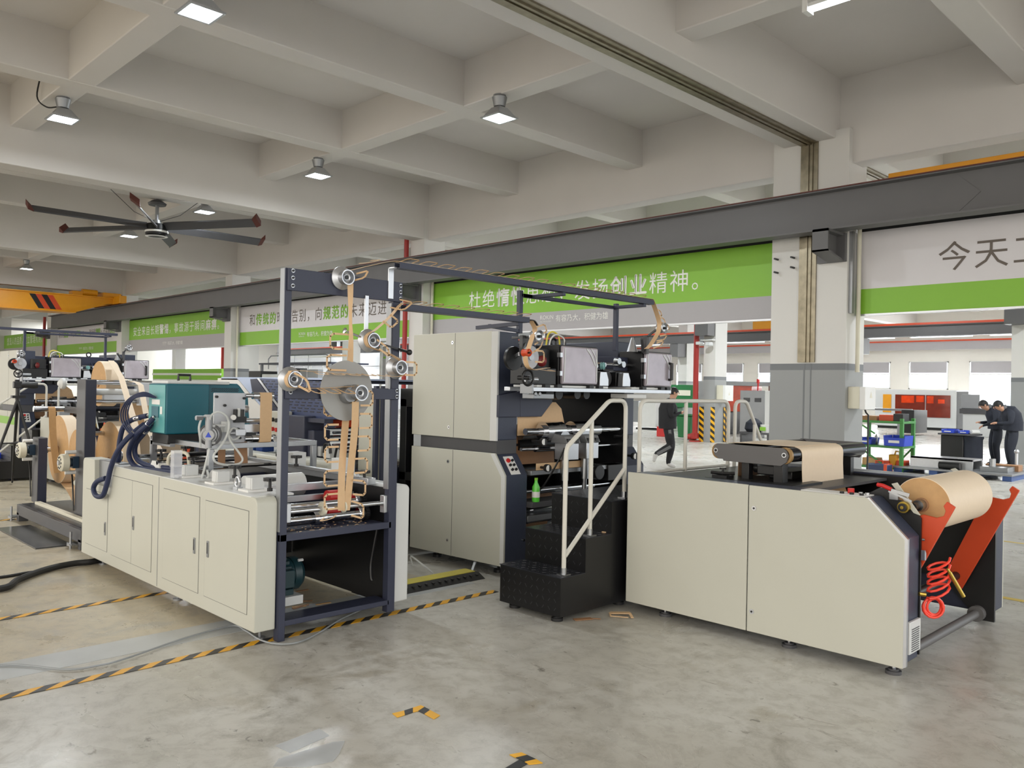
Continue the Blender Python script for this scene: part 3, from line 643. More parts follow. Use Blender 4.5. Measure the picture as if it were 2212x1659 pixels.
# guide pulleys and the big disc
def pulley(y, z, x=-4.672, r=.05, fl=.078, dep=.085):
    o = part('guide_pulley', MB().lathe([(fl,.004),(fl,.012),(r*.9,.03),(r*.84,dep*.7),(r,dep*.92),(r,dep),(r*.86,dep),(r*.72,dep*.62),(.018,dep*.5),(.018,dep*.75),(.004,dep*.76)], (x,y,z), (1,0,0), 28), ALU, hm)
    part('bearing', MB().cyl((x+dep*.5,y,z),(x+dep*.82,y,z),.015,12).cyl((x-.02,y,z),(x+.01,y,z),.012,8), BLACK, o)
    return o
PUL = [(3.0,2.326),(3.215,1.926),(3.448,1.75),(2.632,1.652)]
for y, z in PUL: pulley(y, z)
part('guide_disc', MB().lathe([(.02,0),(.20,.002),(.20,.008),(.02,.01)], (-4.66,3.05,1.585), (1,0,0), 48), mat('grey plastic disc', (150,150,148), .35, var=.04), hm)
part('disc_hub', MB().lathe([(.06,0),(.06,.04),(.05,.06)], (-4.655,3.045,1.56), (1,0,0), 24), ALUD, hm)
pulley(3.085,1.572,-4.62,.052,.055,.09)
part('pulley_arm', MB().box(-4.672,3.185,1.93,-4.660,3.215,2.23), ALU, hm, 0.002)
part('pulley_arm', MB().bar((-4.665,3.22,1.93),(-4.665,3.47,1.88),.012,.012).cyl((-4.66,3.47,1.88),(-4.66,3.55,1.865),.01,8).ball((-4.66,3.565,1.862),.022,10), BLACK, hm)
part('tension_rod', MB().cyl((-4.66,3.05,1.975),(-4.66,3.21,1.93),.008,8).lathe([(.006,0),(.018,.008),(.02,.016),(.006,.02)],(-4.66,3.04,1.978),(0,-1,.3),12), CHROME, hm)
part('strip_bracket', MB().box(-4.672,3.375,2.225,-4.662,3.42,2.44).box(-4.672,3.375,2.43,-4.60,3.42,2.44), ALU, hm, 0.002)
for y, z0, z1 in ((2.755,1.60,1.71),(3.40,1.60,1.70)): parts('sensor_pin', MB().cyl((-4.665,y,z0),(-4.665,y,z1),.006,8), ALUD, hm)
# ---- handle strip running over the pulleys
SX = -4.612
st_ = thing('paper_handle_strip', 'kraft paper strip with rows of folded handles looped over the metal pulleys', 'paper strip', (-4.6, 3.0, .8))
def strip(pts, wv, sm=5, nm='strip'): return part(nm, MB().ribbon(pts, wv, .002, sm), KRAFT, st_)
hw = (0,.027,0)
strip([(-4.610,3.032,2.291),(-4.600,3.027,2.204),(-4.600,3.031,2.053),(-4.610,3.045,1.902),(-4.700,3.093,1.627),(-4.700,3.071,1.318),(-4.700,3.055,1.071),(-4.700,3.054,0.840),(-4.705,3.062,0.784)], [(0,.022,0),(.004,.018,0),(.012,.004,0),(.006,.015,0),hw,hw,hw,hw,hw])
strip([(-4.580,3.070,1.513),(-4.620,3.094,1.321),(-4.680,3.111,1.070),(-4.710,3.114,0.881),(-4.710,3.102,0.779)], hw)
strip([(SX-.02,3.0,2.375),(SX-.02,3.03,2.376),(SX-.01,3.2,2.43),(-4.6,3.36,2.475),(-4.60,3.46,2.475)], (.024,0,0))
strip([(SX,3.055,1.50+.0),(SX,3.125,1.545),(SX,3.136,1.57),(SX,3.10,1.62),(SX,3.06,1.615),(SX,2.85,1.60),(SX,2.66,1.598),(SX,2.60,1.605),(SX,2.578,1.65),(SX,2.6,1.69),(SX,2.64,1.706),(SX,2.9,1.698),(SX,3.2,1.692),(SX,3.42,1.687),(SX,3.47,1.70),(SX,3.5,1.75),(SX,3.47,1.79)], (.02,0,0), 4)
strip([(SX,3.47,1.79),(SX,3.36,1.84),(SX,3.22,1.872),(SX,3.175,1.89),(SX,3.16,1.94),(SX,3.19,1.975),(SX,3.24,2.0),(SX-.0,3.36,2.10),(-4.6,3.44,2.19),(-4.6,3.5,2.20)], (.02,0,0), 4)
def loop_(o, a, b, nrm=None, t=.0065):
    """U shaped paper handle: o corner, a along the strip, b outwards"""
    o, a, b = Vector(o), Vector(a), Vector(b); c = .18
    pts = [o, o+b*(1-c), o+b+a*c, o+b+a*(1-c), o+b*(1-c)+a, o+a]
    m = MB(); n = a.cross(b).normalized()
    for p, q in zip(pts[:-1], pts[1:]):
        d = (q-p).normalized(); m.bar(p-d*t*.4, q+d*t*.4, t*2, .002, n)
    return part('paper_handle', m, KRAFT, st_)
LH = [(-4.620,3.039,1.954),(-4.640,3.031,1.816),(-4.690,3.049,1.516),(-4.655,2.991,1.361),(-4.660,2.998,1.215),(-4.670,3.004,1.058),(-4.690,3.021,0.902)]
for k, p in enumerate(LH): loop_(p, (0,0,-.098), (0,-.145 if k < 3 else -.10,0))
RH = [(-4.600,3.125,1.583),(-4.610,3.129,1.432),(-4.630,3.131,1.280),(-4.660,3.133,1.129),(-4.680,3.135,0.985),(-4.700,3.137,0.840)]
for k, p in enumerate(RH): loop_(p, (0,.0,-.095), (0,.095,0 if k < 4 else -.015*(k-3)))
for y in (2.72,2.83,2.94): loop_((SX,y,1.598),(0,.075,0),(.095,.02,-.03))
for y in (2.78,2.90,3.02,3.14,3.26): loop_((SX,y,1.698),(0,.075,0),(.10,-.03,-.012))
loop_((SX+.02,3.48,1.79),(0,.0,-.09),(0,.10,.0)); loop_((SX+.02,3.24,1.93),(.0,.02,-.06),(0,.09,-.05)); loop_((SX,3.30,2.06),(0,.06,.05),(.0,.07,-.04)); loop_((SX,3.36,2.16),(0,.08,.06),(.08,.05,-.02)); loop_((SX+.03,2.62,1.69),(0,.03,-.08),(.03,.07,-.04)); loop_((SX,3.05,2.31),(0,.03,.05),(.06,.05,.02)); loop_((SX,3.1,2.43),(0,.09,.03),(.09,.02,0))
loop_((SX,2.96,.775),(0,-.09,-.01),(.05,-.06,-.01))
# loops riding on the two overhead channels
for k in range(17): loop_((-4.61,3.42+k*.165,2.478),(0,.10,0),(.075,.03,.02),t=.005)
for k in range(8): loop_((-4.61,3.50+k*.15,2.193),(0,.095,0),(.08,.03,.018),t=.005)
part('strip', MB().ribbon([(-4.60,3.40,2.476),(-4.60,6.34,2.484)], (.022,0,0), .002), KRAFTL, st_)
part('strip', MB().ribbon([(-4.60,3.46,2.194),(-4.60,4.70,2.18)], (.022,0,0), .002), KRAFTL, st_)
ch1 = thing('strip_guide_channel', 'long dark overhead channel running from the frame top to beyond the press', 'guide channel', (-4.6, 4.9, 2.43))
part('channel', MB().box(-4.635,3.40,2.43,-4.565,6.34,2.436).box(-4.635,3.40,2.436,-4.629,6.34,2.472).box(-4.571,3.40,2.436,-4.565,6.34,2.472), DNAVY, ch1)
parts('stand_post', MB().box(-4.97,4.93,2.09,-4.93,4.97,2.455).box(-4.97,6.24,2.0,-4.93,6.28,2.455), DNAVY, ch1, 0.003)
part('cross_bar', MB().box(-4.97,4.97,2.40,-4.93,6.24,2.43).box(-4.95,5.08,2.40,-4.58,5.12,2.43).box(-4.95,4.95,2.40,-4.93,5.12,2.43).box(-4.95,6.20,2.40,-4.58,6.24,2.43), DNAVY, ch1, 0.003)
ch2 = thing('strip_guide_channel', 'shorter dark channel carrying folded handles to the near side of the press', 'guide channel', (-4.6, 4.1, 2.14))
part('channel', MB().box(-4.635,3.46,2.145,-4.565,4.68,2.151).box(-4.635,3.46,2.15,-4.629,4.68,2.188).box(-4.571,3.46,2.15,-4.565,4.68,2.188), DNAVY, ch2)
part('support_arm', MB().bar((-4.6,4.60,2.135),(-5.1,4.60,2.12),.03,.03).bar((-4.95,4.60,2.13),(-4.95,4.95,2.11),.03,.03), DNAVY, ch2)
part('curved_tip', MB().ribbon([(-4.60,4.68,2.17),(-4.60,4.74,2.165),(-4.60,4.78,2.13)], (.035,0,0), .006, 4), BLACK, ch2)
# ================================================================ hot melt unit, hoses and glue pump
tu = thing('hot_melt_unit', 'teal hot melt glue unit on a steel gantry with thick navy hoses', 'glue unit', (-6.77, 2.9, 1.13))
part('cabinet', MB().box(-6.94,2.64,1.20,-6.60,3.00,1.605), TEAL, tu, 0.012)
part('end_panel', MB().box(-6.935,2.634,1.21,-6.605,2.64,1.595), TEALLIT, tu, 0.003)
part('panel_recess', MB().box(-6.86,2.628,1.33,-6.72,2.636,1.42), TEAL, tu); part('warning_label', MB().box(-6.86,2.630,1.435,-6.70,2.634,1.475).box(-6.69,2.630,1.36,-6.65,2.634,1.42), WHITE, tu)
part('melter_hood', MB().prism([(3.01,1.17),(3.40,1.17),(3.37,1.5),(3.29,1.60),(3.27,1.615),(3.01,1.615)], 'x', -6.94, -6.66), TEAL, tu, 0.012)
vs_ = MB()
for r in range(4):
    for c in range(14): vs_.box(-6.659,3.04+c*.017+(r % 2)*.008,1.545+r*.009,-6.655,3.050+c*.017+(r % 2)*.008,1.550+r*.009)
part('vent_slots', vs_, BLACK, tu)
part('lid', MB().box(-6.95,2.66,1.605,-6.62,3.18,1.63), GREYW, tu, 0.006); part('base_tray', MB().box(-6.92,2.66,1.12,-6.6,3.42,1.2), BLACK, tu, 0.006)
part('lid_handle', MB().tube([(-6.9,2.86,1.63),(-6.9,2.86,1.68),(-6.9,2.96,1.68),(-6.9,2.96,1.63)],.012,8), BLACK, tu)
part('support_post', MB().box(-6.9,2.70,1.155,-6.86,2.74,1.13).box(-7.0,2.68,.92,-6.96,2.72,1.14).box(-7.0,2.68,1.1,-6.6,2.72,1.13), STEEL, tu)
hp = [[(-6.746,2.600,1.326),(-6.788,2.570,1.269),(-6.946,2.550,1.187),(-7.092,2.550,1.075),(-7.125,2.560,0.976),(-7.002,2.580,0.908),(-6.684,2.600,0.911),(-6.399,2.620,0.923),(-6.231,2.640,0.926)],
      [(-6.833,2.620,1.277),(-6.923,2.600,1.198),(-7.098,2.600,1.100),(-7.113,2.600,1.006),(-7.021,2.620,0.943),(-6.741,2.640,0.930),(-6.336,2.680,0.943)],
      [(-6.977,2.640,1.336),(-7.096,2.580,1.305),(-7.210,2.540,1.243),(-7.271,2.530,1.123),(-7.295,2.530,0.984),(-7.358,2.550,0.900)],
      [(-6.980,2.620,1.267),(-6.974,2.520,1.186),(-7.018,2.440,1.072),(-7.160,2.430,0.922),(-7.228,2.420,0.763),(-7.306,2.415,0.659),(-7.448,2.410,0.641),(-7.521,2.410,0.696),(-7.464,2.420,0.760),(-7.339,2.445,0.798)]]
for h in hp:
    o = part('glue_hose', MB().tube(h, .021, 10, 6), HOSE, tu)
    p, q = Vector(h[0]), Vector(h[1]); part('hose_collar', MB().cyl(p+(q-p)*.55, p+(q-p)*.95, .0235, 12), CHROME, o); part('hose_nut', MB().cyl(p-(q-p)*.25, p+(q-p)*.1, .014, 8), STEEL, o)
for k in range(4):
    part('signal_cable', MB().tube([(-6.78+.01*k,2.62,1.49),(-6.85,2.56,1.50+.01*k),(-7.0-.03*k,2.53,1.47),(-7.08-.05*k,2.52,1.36),(-7.05-.05*k,2.53,1.25),(-6.98,2.55,1.20-.02*k)], .007, 6, 6), HOSE, tu)
gp_ = thing('glue_pump', 'grey diaphragm pump with looped clear tubing beside an acrylic plate', 'pump', (-5.92, 2.7, 1.12))
pc = (-5.90,2.69,1.235)
part('pump_body', MB().lathe([(.03,-.06),(.075,-.05),(.078,-.02),(.078,.0),(.06,.01),(.055,.03),(.02,.034)], pc, (.8,-.6,0), 24), ALUD, gp_)
part('pump_cap', MB().lathe([(.045,.03),(.045,.05),(.04,.055)], pc, (.8,-.6,0), 20), ALUD, gp_)
part('logo_mark', MB().add([Vector(pc)+Vector((.8,-.6,0))*.056+Vector((.6,.8,0))*a+Vector((0,0,b)) for a, b in ((-.022,-.016),(.022,-.016),(0,.024))], [(0,1,2)]), BLUEP, gp_)
part('manifold', MB().cyl((-5.87,2.665,1.27),(-5.87,2.665,1.37),.026,14).cyl((-5.87,2.665,1.14),(-5.87,2.665,1.2),.024,14).cyl((-5.87,2.66,1.37),(-5.87,2.66,1.385),.03,8).cyl((-5.9,2.63,1.36),(-5.9,2.58,1.36),.018,8), ALUD, gp_)
part('bolt_ring', MB().lathe([(.07,-.012),(.084,-.01),(.084,.004),(.07,.006)], pc, (.8,-.6,0), 14), DGREY, gp_)
part('stub_pipe', MB().cyl((-5.88,2.68,1.30),(-5.9,2.8,1.30),.013,10).cyl((-5.88,2.68,1.18),(-5.9,2.84,1.17),.014,10), GREYW, gp_)
tubes = [[(-5.860,2.667,1.330),(-5.840,2.670,1.381),(-5.840,2.716,1.405),(-5.840,2.773,1.384),(-5.850,2.808,1.328),(-5.840,2.794,1.239),(-5.830,2.745,1.159),(-5.820,2.685,1.091),(-5.820,2.700,1.039),(-5.820,2.786,1.014),(-5.820,2.877,1.017),(-5.820,2.909,1.050),(-5.830,2.876,1.110),(-5.850,2.822,1.190),(-5.880,2.824,1.247)],
         [(-5.900,2.670,1.362),(-5.900,2.631,1.366),(-5.900,2.605,1.295),(-5.900,2.614,1.217),(-5.950,2.641,1.145)],
         [(-5.900,2.837,1.246),(-5.920,2.879,1.279),(-5.930,2.937,1.252),(-5.930,2.927,1.207),(-5.920,2.877,1.191),(-5.920,2.844,1.227)],
         [(-5.880,2.680,1.148),(-5.880,2.661,1.064),(-5.900,2.647,0.968),(-5.920,2.637,0.898)], [(-5.900,2.671,0.976),(-5.900,2.683,0.931),(-5.920,2.672,0.899)]]
for t in tubes: part('clear_tube', MB().tube(t, .0085, 8, 5), CLEAR, gp_)
ap = thing('acrylic_plate_unit', 'clear acrylic plate with regulators and rollers carrying a kraft strip', 'machine unit', (-5.98, 2.9, 1.15))
part('plate', MB().box(-5.99,2.75,1.165,-5.975,3.0,1.545), ACRYL, ap, 0.003); part('plate_back', MB().box(-6.0,2.755,1.17,-5.992,2.995,1.54), GREYW, ap)
for y, z in ((2.765,1.515),(2.985,1.505),(2.83,1.45),(2.955,1.2),(2.94,1.27),(2.93,1.235)): part('bolt', MB().cyl((-5.975,y,z),(-5.955,y,z),.010,8), BLACK, ap)
part('regulator', MB().box(-5.97,2.90,1.32,-5.93,2.99,1.365).cyl((-5.945,2.905,1.36),(-5.945,2.905,1.42),.016,10).cyl((-5.945,2.96,1.36),(-5.945,2.96,1.42),.016,10), BLACK, ap)
part('filter_bowl', MB().cyl((-5.945,2.933,1.365),(-5.945,2.933,1.43),.014,10).cyl((-5.945,2.83,1.25),(-5.945,2.83,1.33),.035,14), CLEAR, ap); part('gauge', MB().cyl((-5.94,2.885,1.36),(-5.91,2.875,1.36),.02,14), WHITE, ap)
part('valve_block', MB().box(-5.97,2.90,1.22,-5.92,2.98,1.27).cyl((-5.94,2.86,1.24),(-5.94,2.99,1.24),.014,8), ALU, ap, 0.003)
part('roller', MB().cyl((-5.98,3.0,1.525),(-5.98,3.06,1.525),.016,12).cyl((-5.98,3.06,1.525),(-5.98,3.23,1.525),.028,18), CHROME, ap); part('roller', MB().cyl((-5.98,3.0,1.19),(-5.98,3.06,1.19),.02,12).cyl((-5.98,3.06,1.19),(-5.98,3.23,1.19),.028,18), CHROME, ap)
part('guide_bars', MB().cyl((-6.02,3.0,1.33),(-6.02,3.2,1.33),.02,12).box(-6.05,3.0,1.24,-6.01,3.14,1.30).cyl((-6.1,3.0,1.42),(-6.1,3.08,1.42),.03,12), ALU, ap)
solo('paper_strip', MB().ribbon([(-5.99,3.16,1.545),(-5.957,3.16,1.55),(-5.948,3.16,1.525),(-5.948,3.16,1.19),(-5.955,3.16,1.165),(-5.98,3.16,1.158)], (0,.05,0), .002), KRAFT, 'short upright kraft strip stretched between two chrome rollers by the acrylic plate', 'paper strip')
solo('paper_strip', MB().ribbon([(-6.15,3.05,1.20),(-6.12,3.05,.97)], (0,.055,0), .002).ribbon([(-6.15,2.9,1.1),(-6.15,2.9,.95)],(0,.03,0),.002), BROWN, 'brown strip hanging under the gantry behind the clear tubing', 'paper strip')
# ================================================================ reel stand at the left
def reel(c, r, y0, y1, label, core=.04, nm='paper_reel'):
    cx, cy, cz = c
    t = thing(nm, label, 'paper reel', (cx, (y0+y1)/2, cz-r))
    b = MB().slot(0).lathe([(core,0),(r*.55,-.001),(r*.56,.0),(r-.004,0)], (cx,y0,cz), (0,1,0), 48)
    b.f.pop(); b.mi.pop(); b.f.pop(); b.mi.pop()
    b.slot(0).lathe([(r-.004,0),(core,0)], (cx,y1,cz), (0,1,0), 48); b.f.pop(); b.mi.pop(); b.f.pop(); b.mi.pop()
    b.slot(1).lathe([(r-.004,0),(r,.004),(r,y1-y0-.004),(r-.004,y1-y0)], (cx,y0,cz), (0,1,0), 64); b.f.pop(); b.mi.pop(); b.f.pop(); b.mi.pop()
    part('paper', b, [KRAFTE, KRAFTL], t)
    part('core', MB().cyl((cx,y0-.01,cz),(cx,y1+.01,cz),core,24), BROWN, t)
    return t
rs = thing('reel_stand', 'grey steel reel stand with two posts, ivory brake hubs and a tread plate base', 'reel stand', (-9.6, 3.0, 0))
part('base_beam', MB().box(-10.66,2.60,.07,-8.44,2.64,.19).box(-10.66,2.64,.17,-8.44,3.6,.19).box(-10.66,2.60,.0,-10.58,2.7,.1).box(-8.52,2.60,.0,-8.44,2.7,.1).box(-10.66,3.5,0,-10.58,3.6,.17).box(-8.52,3.5,0,-8.44,3.6,.17), DGREY, rs, 0.004)
part('tread_plate', MB().box(-10.64,2.645,.19,-8.46,3.58,.195), ALUTREAD, rs); part('slide_rail', MB().box(-10.5,2.74,.195,-8.5,2.80,.225), IVORY, rs, 0.003)
for x in (-10.72, -8.6):
    part('levelling_bolt', MB().cyl((x,2.56,.0),(x,2.56,.16),.012,8).cyl((x,2.56,.03),(x,2.56,.05),.035,10).box(x-.05,2.54,.04,x+.1,2.62,.055), STEEL, rs)
def rpost(x0, x1, y0, y1, zt, hub, lab=None):
    p = part('post', MB().box(x0,y0,.19,x1,y1,zt), DGREY, rs, 0.008)
    part('post_face', MB().box(x1,y0+.004,.2,x1+.002,y1-.004,zt-.01), DNAVY, p)
    hx, hz = hub
    h = MB().lathe([(.03,-.07),(.075,-.075),(.09,-.06),(.092,.0),(.07,.012),(.03,.02)], (hx,y0-.10,hz), (0,1,0), 28)
    ho = part('brake_hub', h, IVORY, rs)
    hl = MB()
    for k in range(9):
        a = 2*PI*k/9; hl.cyl((hx+.058*math.cos(a),y0-.178,hz+.058*math.sin(a)),(hx+.058*math.cos(a),y0-.165,hz+.058*math.sin(a)),.011,8)
    part('hub_slots', hl, BLACK, ho); part('hub_centre', MB().cyl((hx,y0-.19,hz),(hx,y0-.16,hz),.028,12), CHROME, ho)
    part('bearing_block', MB().box(hx-.05,y0-.06,hz-.06,hx+.05,y0,hz+.06).cyl((hx,y0-.08,hz),(hx,y1+.04,hz),.045,16), mat('blue bearing paint',(30,54,76),.4), rs, 0.004)
    parts('brake_cap', MB().cyl((hx,y0-.12,hz+.105),(hx,y0-.02,hz+.105),.02,12).cyl((hx,y0-.12,hz-.105),(hx,y0-.02,hz-.105),.02,12), WHITE, rs)
    part('air_line', MB().tube([(hx-.02,y0-.05,hz-.1),(x0+.0,y0-.02,hz-.25),(x0+.02,y0-.012,.25)],.008,6,6), BLACK, rs)
    return p
rpost(-10.80,-10.57,2.78,2.88,.945,(-10.72,.80)); rpost(-9.38,-9.11,2.82,2.93,1.63,(-9.30,.765))
part('shaft', MB().cyl((-10.70,2.88,.80),(-10.70,3.5,.80),.03,16), CHROME, rs); part('shaft', MB().cyl((-9.28,2.93,.765),(-9.28,3.6,.765),.03,16), CHROME, rs)
part('roller', MB().cyl((-9.25,2.93,1.60),(-9.25,4.2,1.60),.028,16), CHROME, rs); part('roller', MB().cyl((-9.2,2.93,1.50),(-9.2,4.1,1.50),.035,16), GREYW, rs); part('roller', MB().cyl((-9.2,2.93,1.40),(-9.2,4.1,1.40),.022,16), CHROME, rs)
part('roller', MB().cyl((-9.45,2.93,1.05),(-9.45,4.4,1.05),.024,16), CHROME, rs); part('roller', MB().cyl((-9.9,2.55,1.30),(-9.9,2.85,1.30),.03,16), CHROME, rs); part('roller_arm', MB().box(-9.9,2.85,1.26,-9.38,2.88,1.33), DGREY, rs, 0.003)
part('side_frame', MB().box(-9.4,4.15,.19,-9.1,4.2,1.62), DNAVY, rs); parts('bracket_block', MB().box(-9.16,3.35,1.36,-9.08,3.45,1.6).box(-9.16,3.0,1.42,-9.1,3.3,1.47), ALU, rs)
part('guide_wheel', MB().lathe([(.02,-.05),(.055,-.02),(.06,0),(.055,.02),(.02,.03)], (-9.5,2.72,1.58), (0,1,0), 20), GREYW, rs, label='white edge guide wheel')
reel((-10.68,3.1,.80), .40, 3.02, 3.16, 'large kraft reel on the low left post of the reel stand')
reel((-9.95,3.0,.80), .27, 3.0, 3.14, 'smaller kraft reel in front of the large one on the reel stand')
reel((-9.72,3.1,1.585), .25, 3.14, 3.30, 'kraft reel sticking up above the tall post of the reel stand')
reel((-9.28,3.1,.765), .42, 3.12, 3.30, 'kraft reel right of the tall post behind the navy hoses')
solo('paper_strip', MB().ribbon([(-9.95,2.72,1.28),(-9.86,2.72,1.31),(-9.87,2.74,1.0),(-9.9,2.8,.6)], (0,.035,0), .002, 4), KRAFTE, 'tan strip falling from a short roller in front of the reels', 'paper strip')
solo('paper_strip', MB().ribbon([(-9.514,3.200,1.840),(-8.909,3.100,1.657),(-7.852,2.900,1.100)], (0,.03,0), .002), KRAFTL, 'pale strip slanting down from the highest reel to the navy hoses', 'paper strip')
solo('paper_strip', MB().ribbon([(-9.626,3.350,1.645),(-9.021,3.300,1.607),(-8.646,3.200,1.580),(-8.139,3.100,1.145),(-7.539,3.000,0.946)], (0,.028,0), .002), KRAFTL, 'pale strip running along the rollers and down behind the teal unit', 'paper strip')
solo('paper_strip', MB().ribbon([(-10.6,3.09,.41),(-10.2,3.05,.35),(-9.75,3.0,.24),(-9.5,3.0,.20)], (0,.06,0), .002, 4), KRAFT, 'tan strip leaving the bottom of the large reel towards the base', 'paper strip')
ws = thing('paper_web', 'wide pale kraft web hanging behind the tall post of the reel stand', 'paper web', (-9.75, 3.9, .3))
part('sheet', MB().ribbon([(-9.42,3.75,1.06),(-9.47,3.75,1.075),(-9.52,3.75,1.04),(-9.75,3.75,.35)], (0,.3,0), .002), KRAFTL, ws); part('sheet', MB().ribbon([(-9.55,3.6,1.38),(-9.6,3.6,1.0),(-9.9,3.6,.4)],(0,.28,0),.002), KRAFT, ws)
# ================================================================ printing press
pr = thing('printing_press', 'cream and navy paper bag printing press behind the black steps', 'machine', (-5.7, 5.8, 0))
CH = .13
def side_house(y0, y1, panel):
    # lower body with a sloped console, upper body, and a narrow waist
    low = [(-6.33,.10),(-5.045,.10),(-5.045,.872),(-5.175,1.045),(-6.33,1.045)]
    part('lower_housing', MB().prism(low, 'y', y0+.02, y1), NAVY, pr, 0.008)
    part('waist', MB().box(-6.25,y0+.04,1.04,-5.19,y1,1.17), DGREY, pr)
    part('upper_housing', MB().box(-6.33,y0+.02,1.165,-5.185,y1,2.115), NAVY, pr, 0.008)
    if panel:
        lp = [(-6.34,.075),(-5.04,.095),(-5.04,.874),(-5.17,1.055),(-6.34,1.05)]
        d = part('lower_door', MB().prism(lp, 'y', y0, y0+.02), BEIGE, pr, 0.004)
        part('door_edge', MB().prism([(-5.085,.10),(-5.04,.10),(-5.04,.874),(-5.17,1.055),(-5.225,1.05),(-5.085,.86)], 'y', y0-.0015, y0+.002), GREYW, d)
        u = part('upper_door', MB().box(-6.34,y0,1.162,-5.24,y0+.02,2.12), BEIGE, pr, 0.004)
        part('door_edge', MB().prism([(-5.24,y0),(-5.18,y0+.02),(-5.18,y0+.04),(-5.24,y0+.02)], 'z', 1.162, 2.115), GREYW, u)
        for dd, z0, z1 in ((d,.09,1.05),(u,1.165,2.115)): part('door_gap', MB().box(-5.727,y0-.001,z0,-5.723,y0+.001,z1), DGREY, dd)
        for dd, x, z in ((u,-5.76,2.03),(u,-5.79,1.255),(d,-5.79,.94),(d,-5.78,.22)): part('lock', MB().slot(0).cyl((x,y0-.004,z),(x,y0,z),.016,12).slot(1).cyl((x,y0-.006,z),(x,y0-.003,z),.006,8), [CHROME, BLACK], dd)
side_house(4.90, 5.18, True); side_house(6.58, 6.88, False)
cn = part('button_panel', MB().prism([(-5.165,1.020),(-5.055,.873),(-5.048,.878),(-5.158,1.026)], 'y', 4.985, 5.10), WHITE, pr)
nrm = Vector((.8,0,.6))
for k, (t, y, m, r) in enumerate(((.25,5.02,RED,.020),(.25,5.07,BLACK,.012),(.5,5.02,BLACK,.012),(.5,5.065,BLACK,.012),(.75,5.02,BLACK,.012),(.75,5.065,BLACK,.012))):
    p = Vector((-5.165,y,1.020)).lerp(Vector((-5.055,y,.873)), t)+nrm*.006
    part('push_button', MB().cyl(p,p+nrm*.018,r,12), m, cn)
part('lock', MB().cyl((-5.045,5.14,.30),(-5.03,5.14,.30),.012,10), CHROME, pr)
part('head_box', MB().prism([(5.18,1.37),(5.46,1.37),(5.60,1.50),(5.60,1.585),(5.18,1.585)], 'x', -5.9, -5.15), DNAVY, pr, 0.004)
part('head_chin', MB().prism([(4.92,1.37),(5.18,1.37),(5.18,1.60),(4.92,1.56)], 'x', -5.185, -5.15), DNAVY, pr, 0.004)
part('rear_wall', MB().box(-6.2,5.18,1.60,-6.1,6.58,2.05), DNAVY, pr); part('inner_plate', MB().box(-6.3,6.54,.10,-5.05,6.58,1.62), BLACK, pr); part('inner_plate', MB().box(-6.3,5.18,.10,-5.46,5.21,1.37), BLACK, pr); part('rear_plate', MB().box(-6.32,5.2,.1,-6.28,6.55,1.2), BLACK, pr)
part('head_plate', MB().box(-5.75,5.60,1.62,-5.68,6.60,2.06).box(-5.7,6.30,1.62,-5.0,6.54,1.95), DNAVY, pr, 0.004)
parts('gusset', MB().prism([(-5.72,1.66),(-5.2,1.66),(-5.72,1.98)], 'y', 5.98, 6.0).prism([(-5.72,1.66),(-5.2,1.66),(-5.72,1.98)], 'y', 6.24, 6.26), DNAVY, pr)
part('lifting_eye', MB().tube([(-5.72,6.22+.04*math.cos(a*PI/6),2.10+.04*math.sin(a*PI/6)) for a in range(13)], .012, 8), BLACK, pr)
part('slide_rail', MB().box(-4.80,4.88,1.60,-4.70,6.84,1.635), ALU, pr, 0.003); part('slide_rail', MB().box(-5.05,4.88,1.60,-4.98,6.84,1.635), ALU, pr, 0.003)
part('rail_plate', MB().box(-5.02,4.96,1.636,-4.74,5.9,1.655).box(-5.02,6.25,1.636,-4.74,6.9,1.655), GREYW, pr, 0.002)
cb = MB()
for y in (5.05,5.2,5.62,5.75,6.4,6.7,6.8): cb.box(-4.78,y-.03,1.635,-4.70,y+.03,1.66)
parts('slide_block', cb, BLACK, pr)
part('rail_bracket', MB().box(-4.84,4.86,1.58,-4.70,4.88,1.66).cyl((-4.70,4.90,1.58),(-4.69,4.90,1.58),.016,10).cyl((-4.70,4.95,1.58),(-4.69,4.95,1.58),.016,10).box(-4.85,4.9,1.54,-4.72,5.15,1.58), ALUD, pr, 0.003)
for y0, y1 in ((5.33,5.81),(6.54,6.98)):
    h = part('unit_frame', MB().box(-5.10,y0-.02,1.66,-4.825,y1+.02,2.01), BLACK, pr, 0.004)
    part('wrapped_cover', MB().box(-4.825,y0,1.668,-4.79,y1,2.0), BLUEGLOVE, h, 0.012)
    parts('wrap_fold', MB().ribbon([(-4.788,y1-.16,1.985),(-4.786,y1-.10,1.93),(-4.788,y1-.04,1.84)], (0,.004,.006), .003, 4).ribbon([(-4.788,y1-.10,1.99),(-4.786,y1-.05,1.93),(-4.788,y1-.02,1.86)], (0,.003,.005), .003, 4).ribbon([(-4.788,y1-.022,1.98),(-4.787,y1-.018,1.69)], (0,.006,0), .003).ribbon([(-4.788,y0+.03,1.98),(-4.787,y0+.02,1.69)], (0,.006,0), .003), GREYW, h)
    parts('latch', MB().box(-4.83,y0-.03,1.74,-4.79,y0,1.78).box(-4.83,y0-.03,1.90,-4.79,y0,1.94), ALU, h)
part('wire_loop', MB().tube([(-5.0,5.34,2.01),(-5.0,5.36,2.1),(-5.0,5.42,2.135),(-5.0,5.5,2.1),(-5.0,5.52,2.01)], .008, 6, 6), mat('yellow wire',(224,206,70),.5), pr)
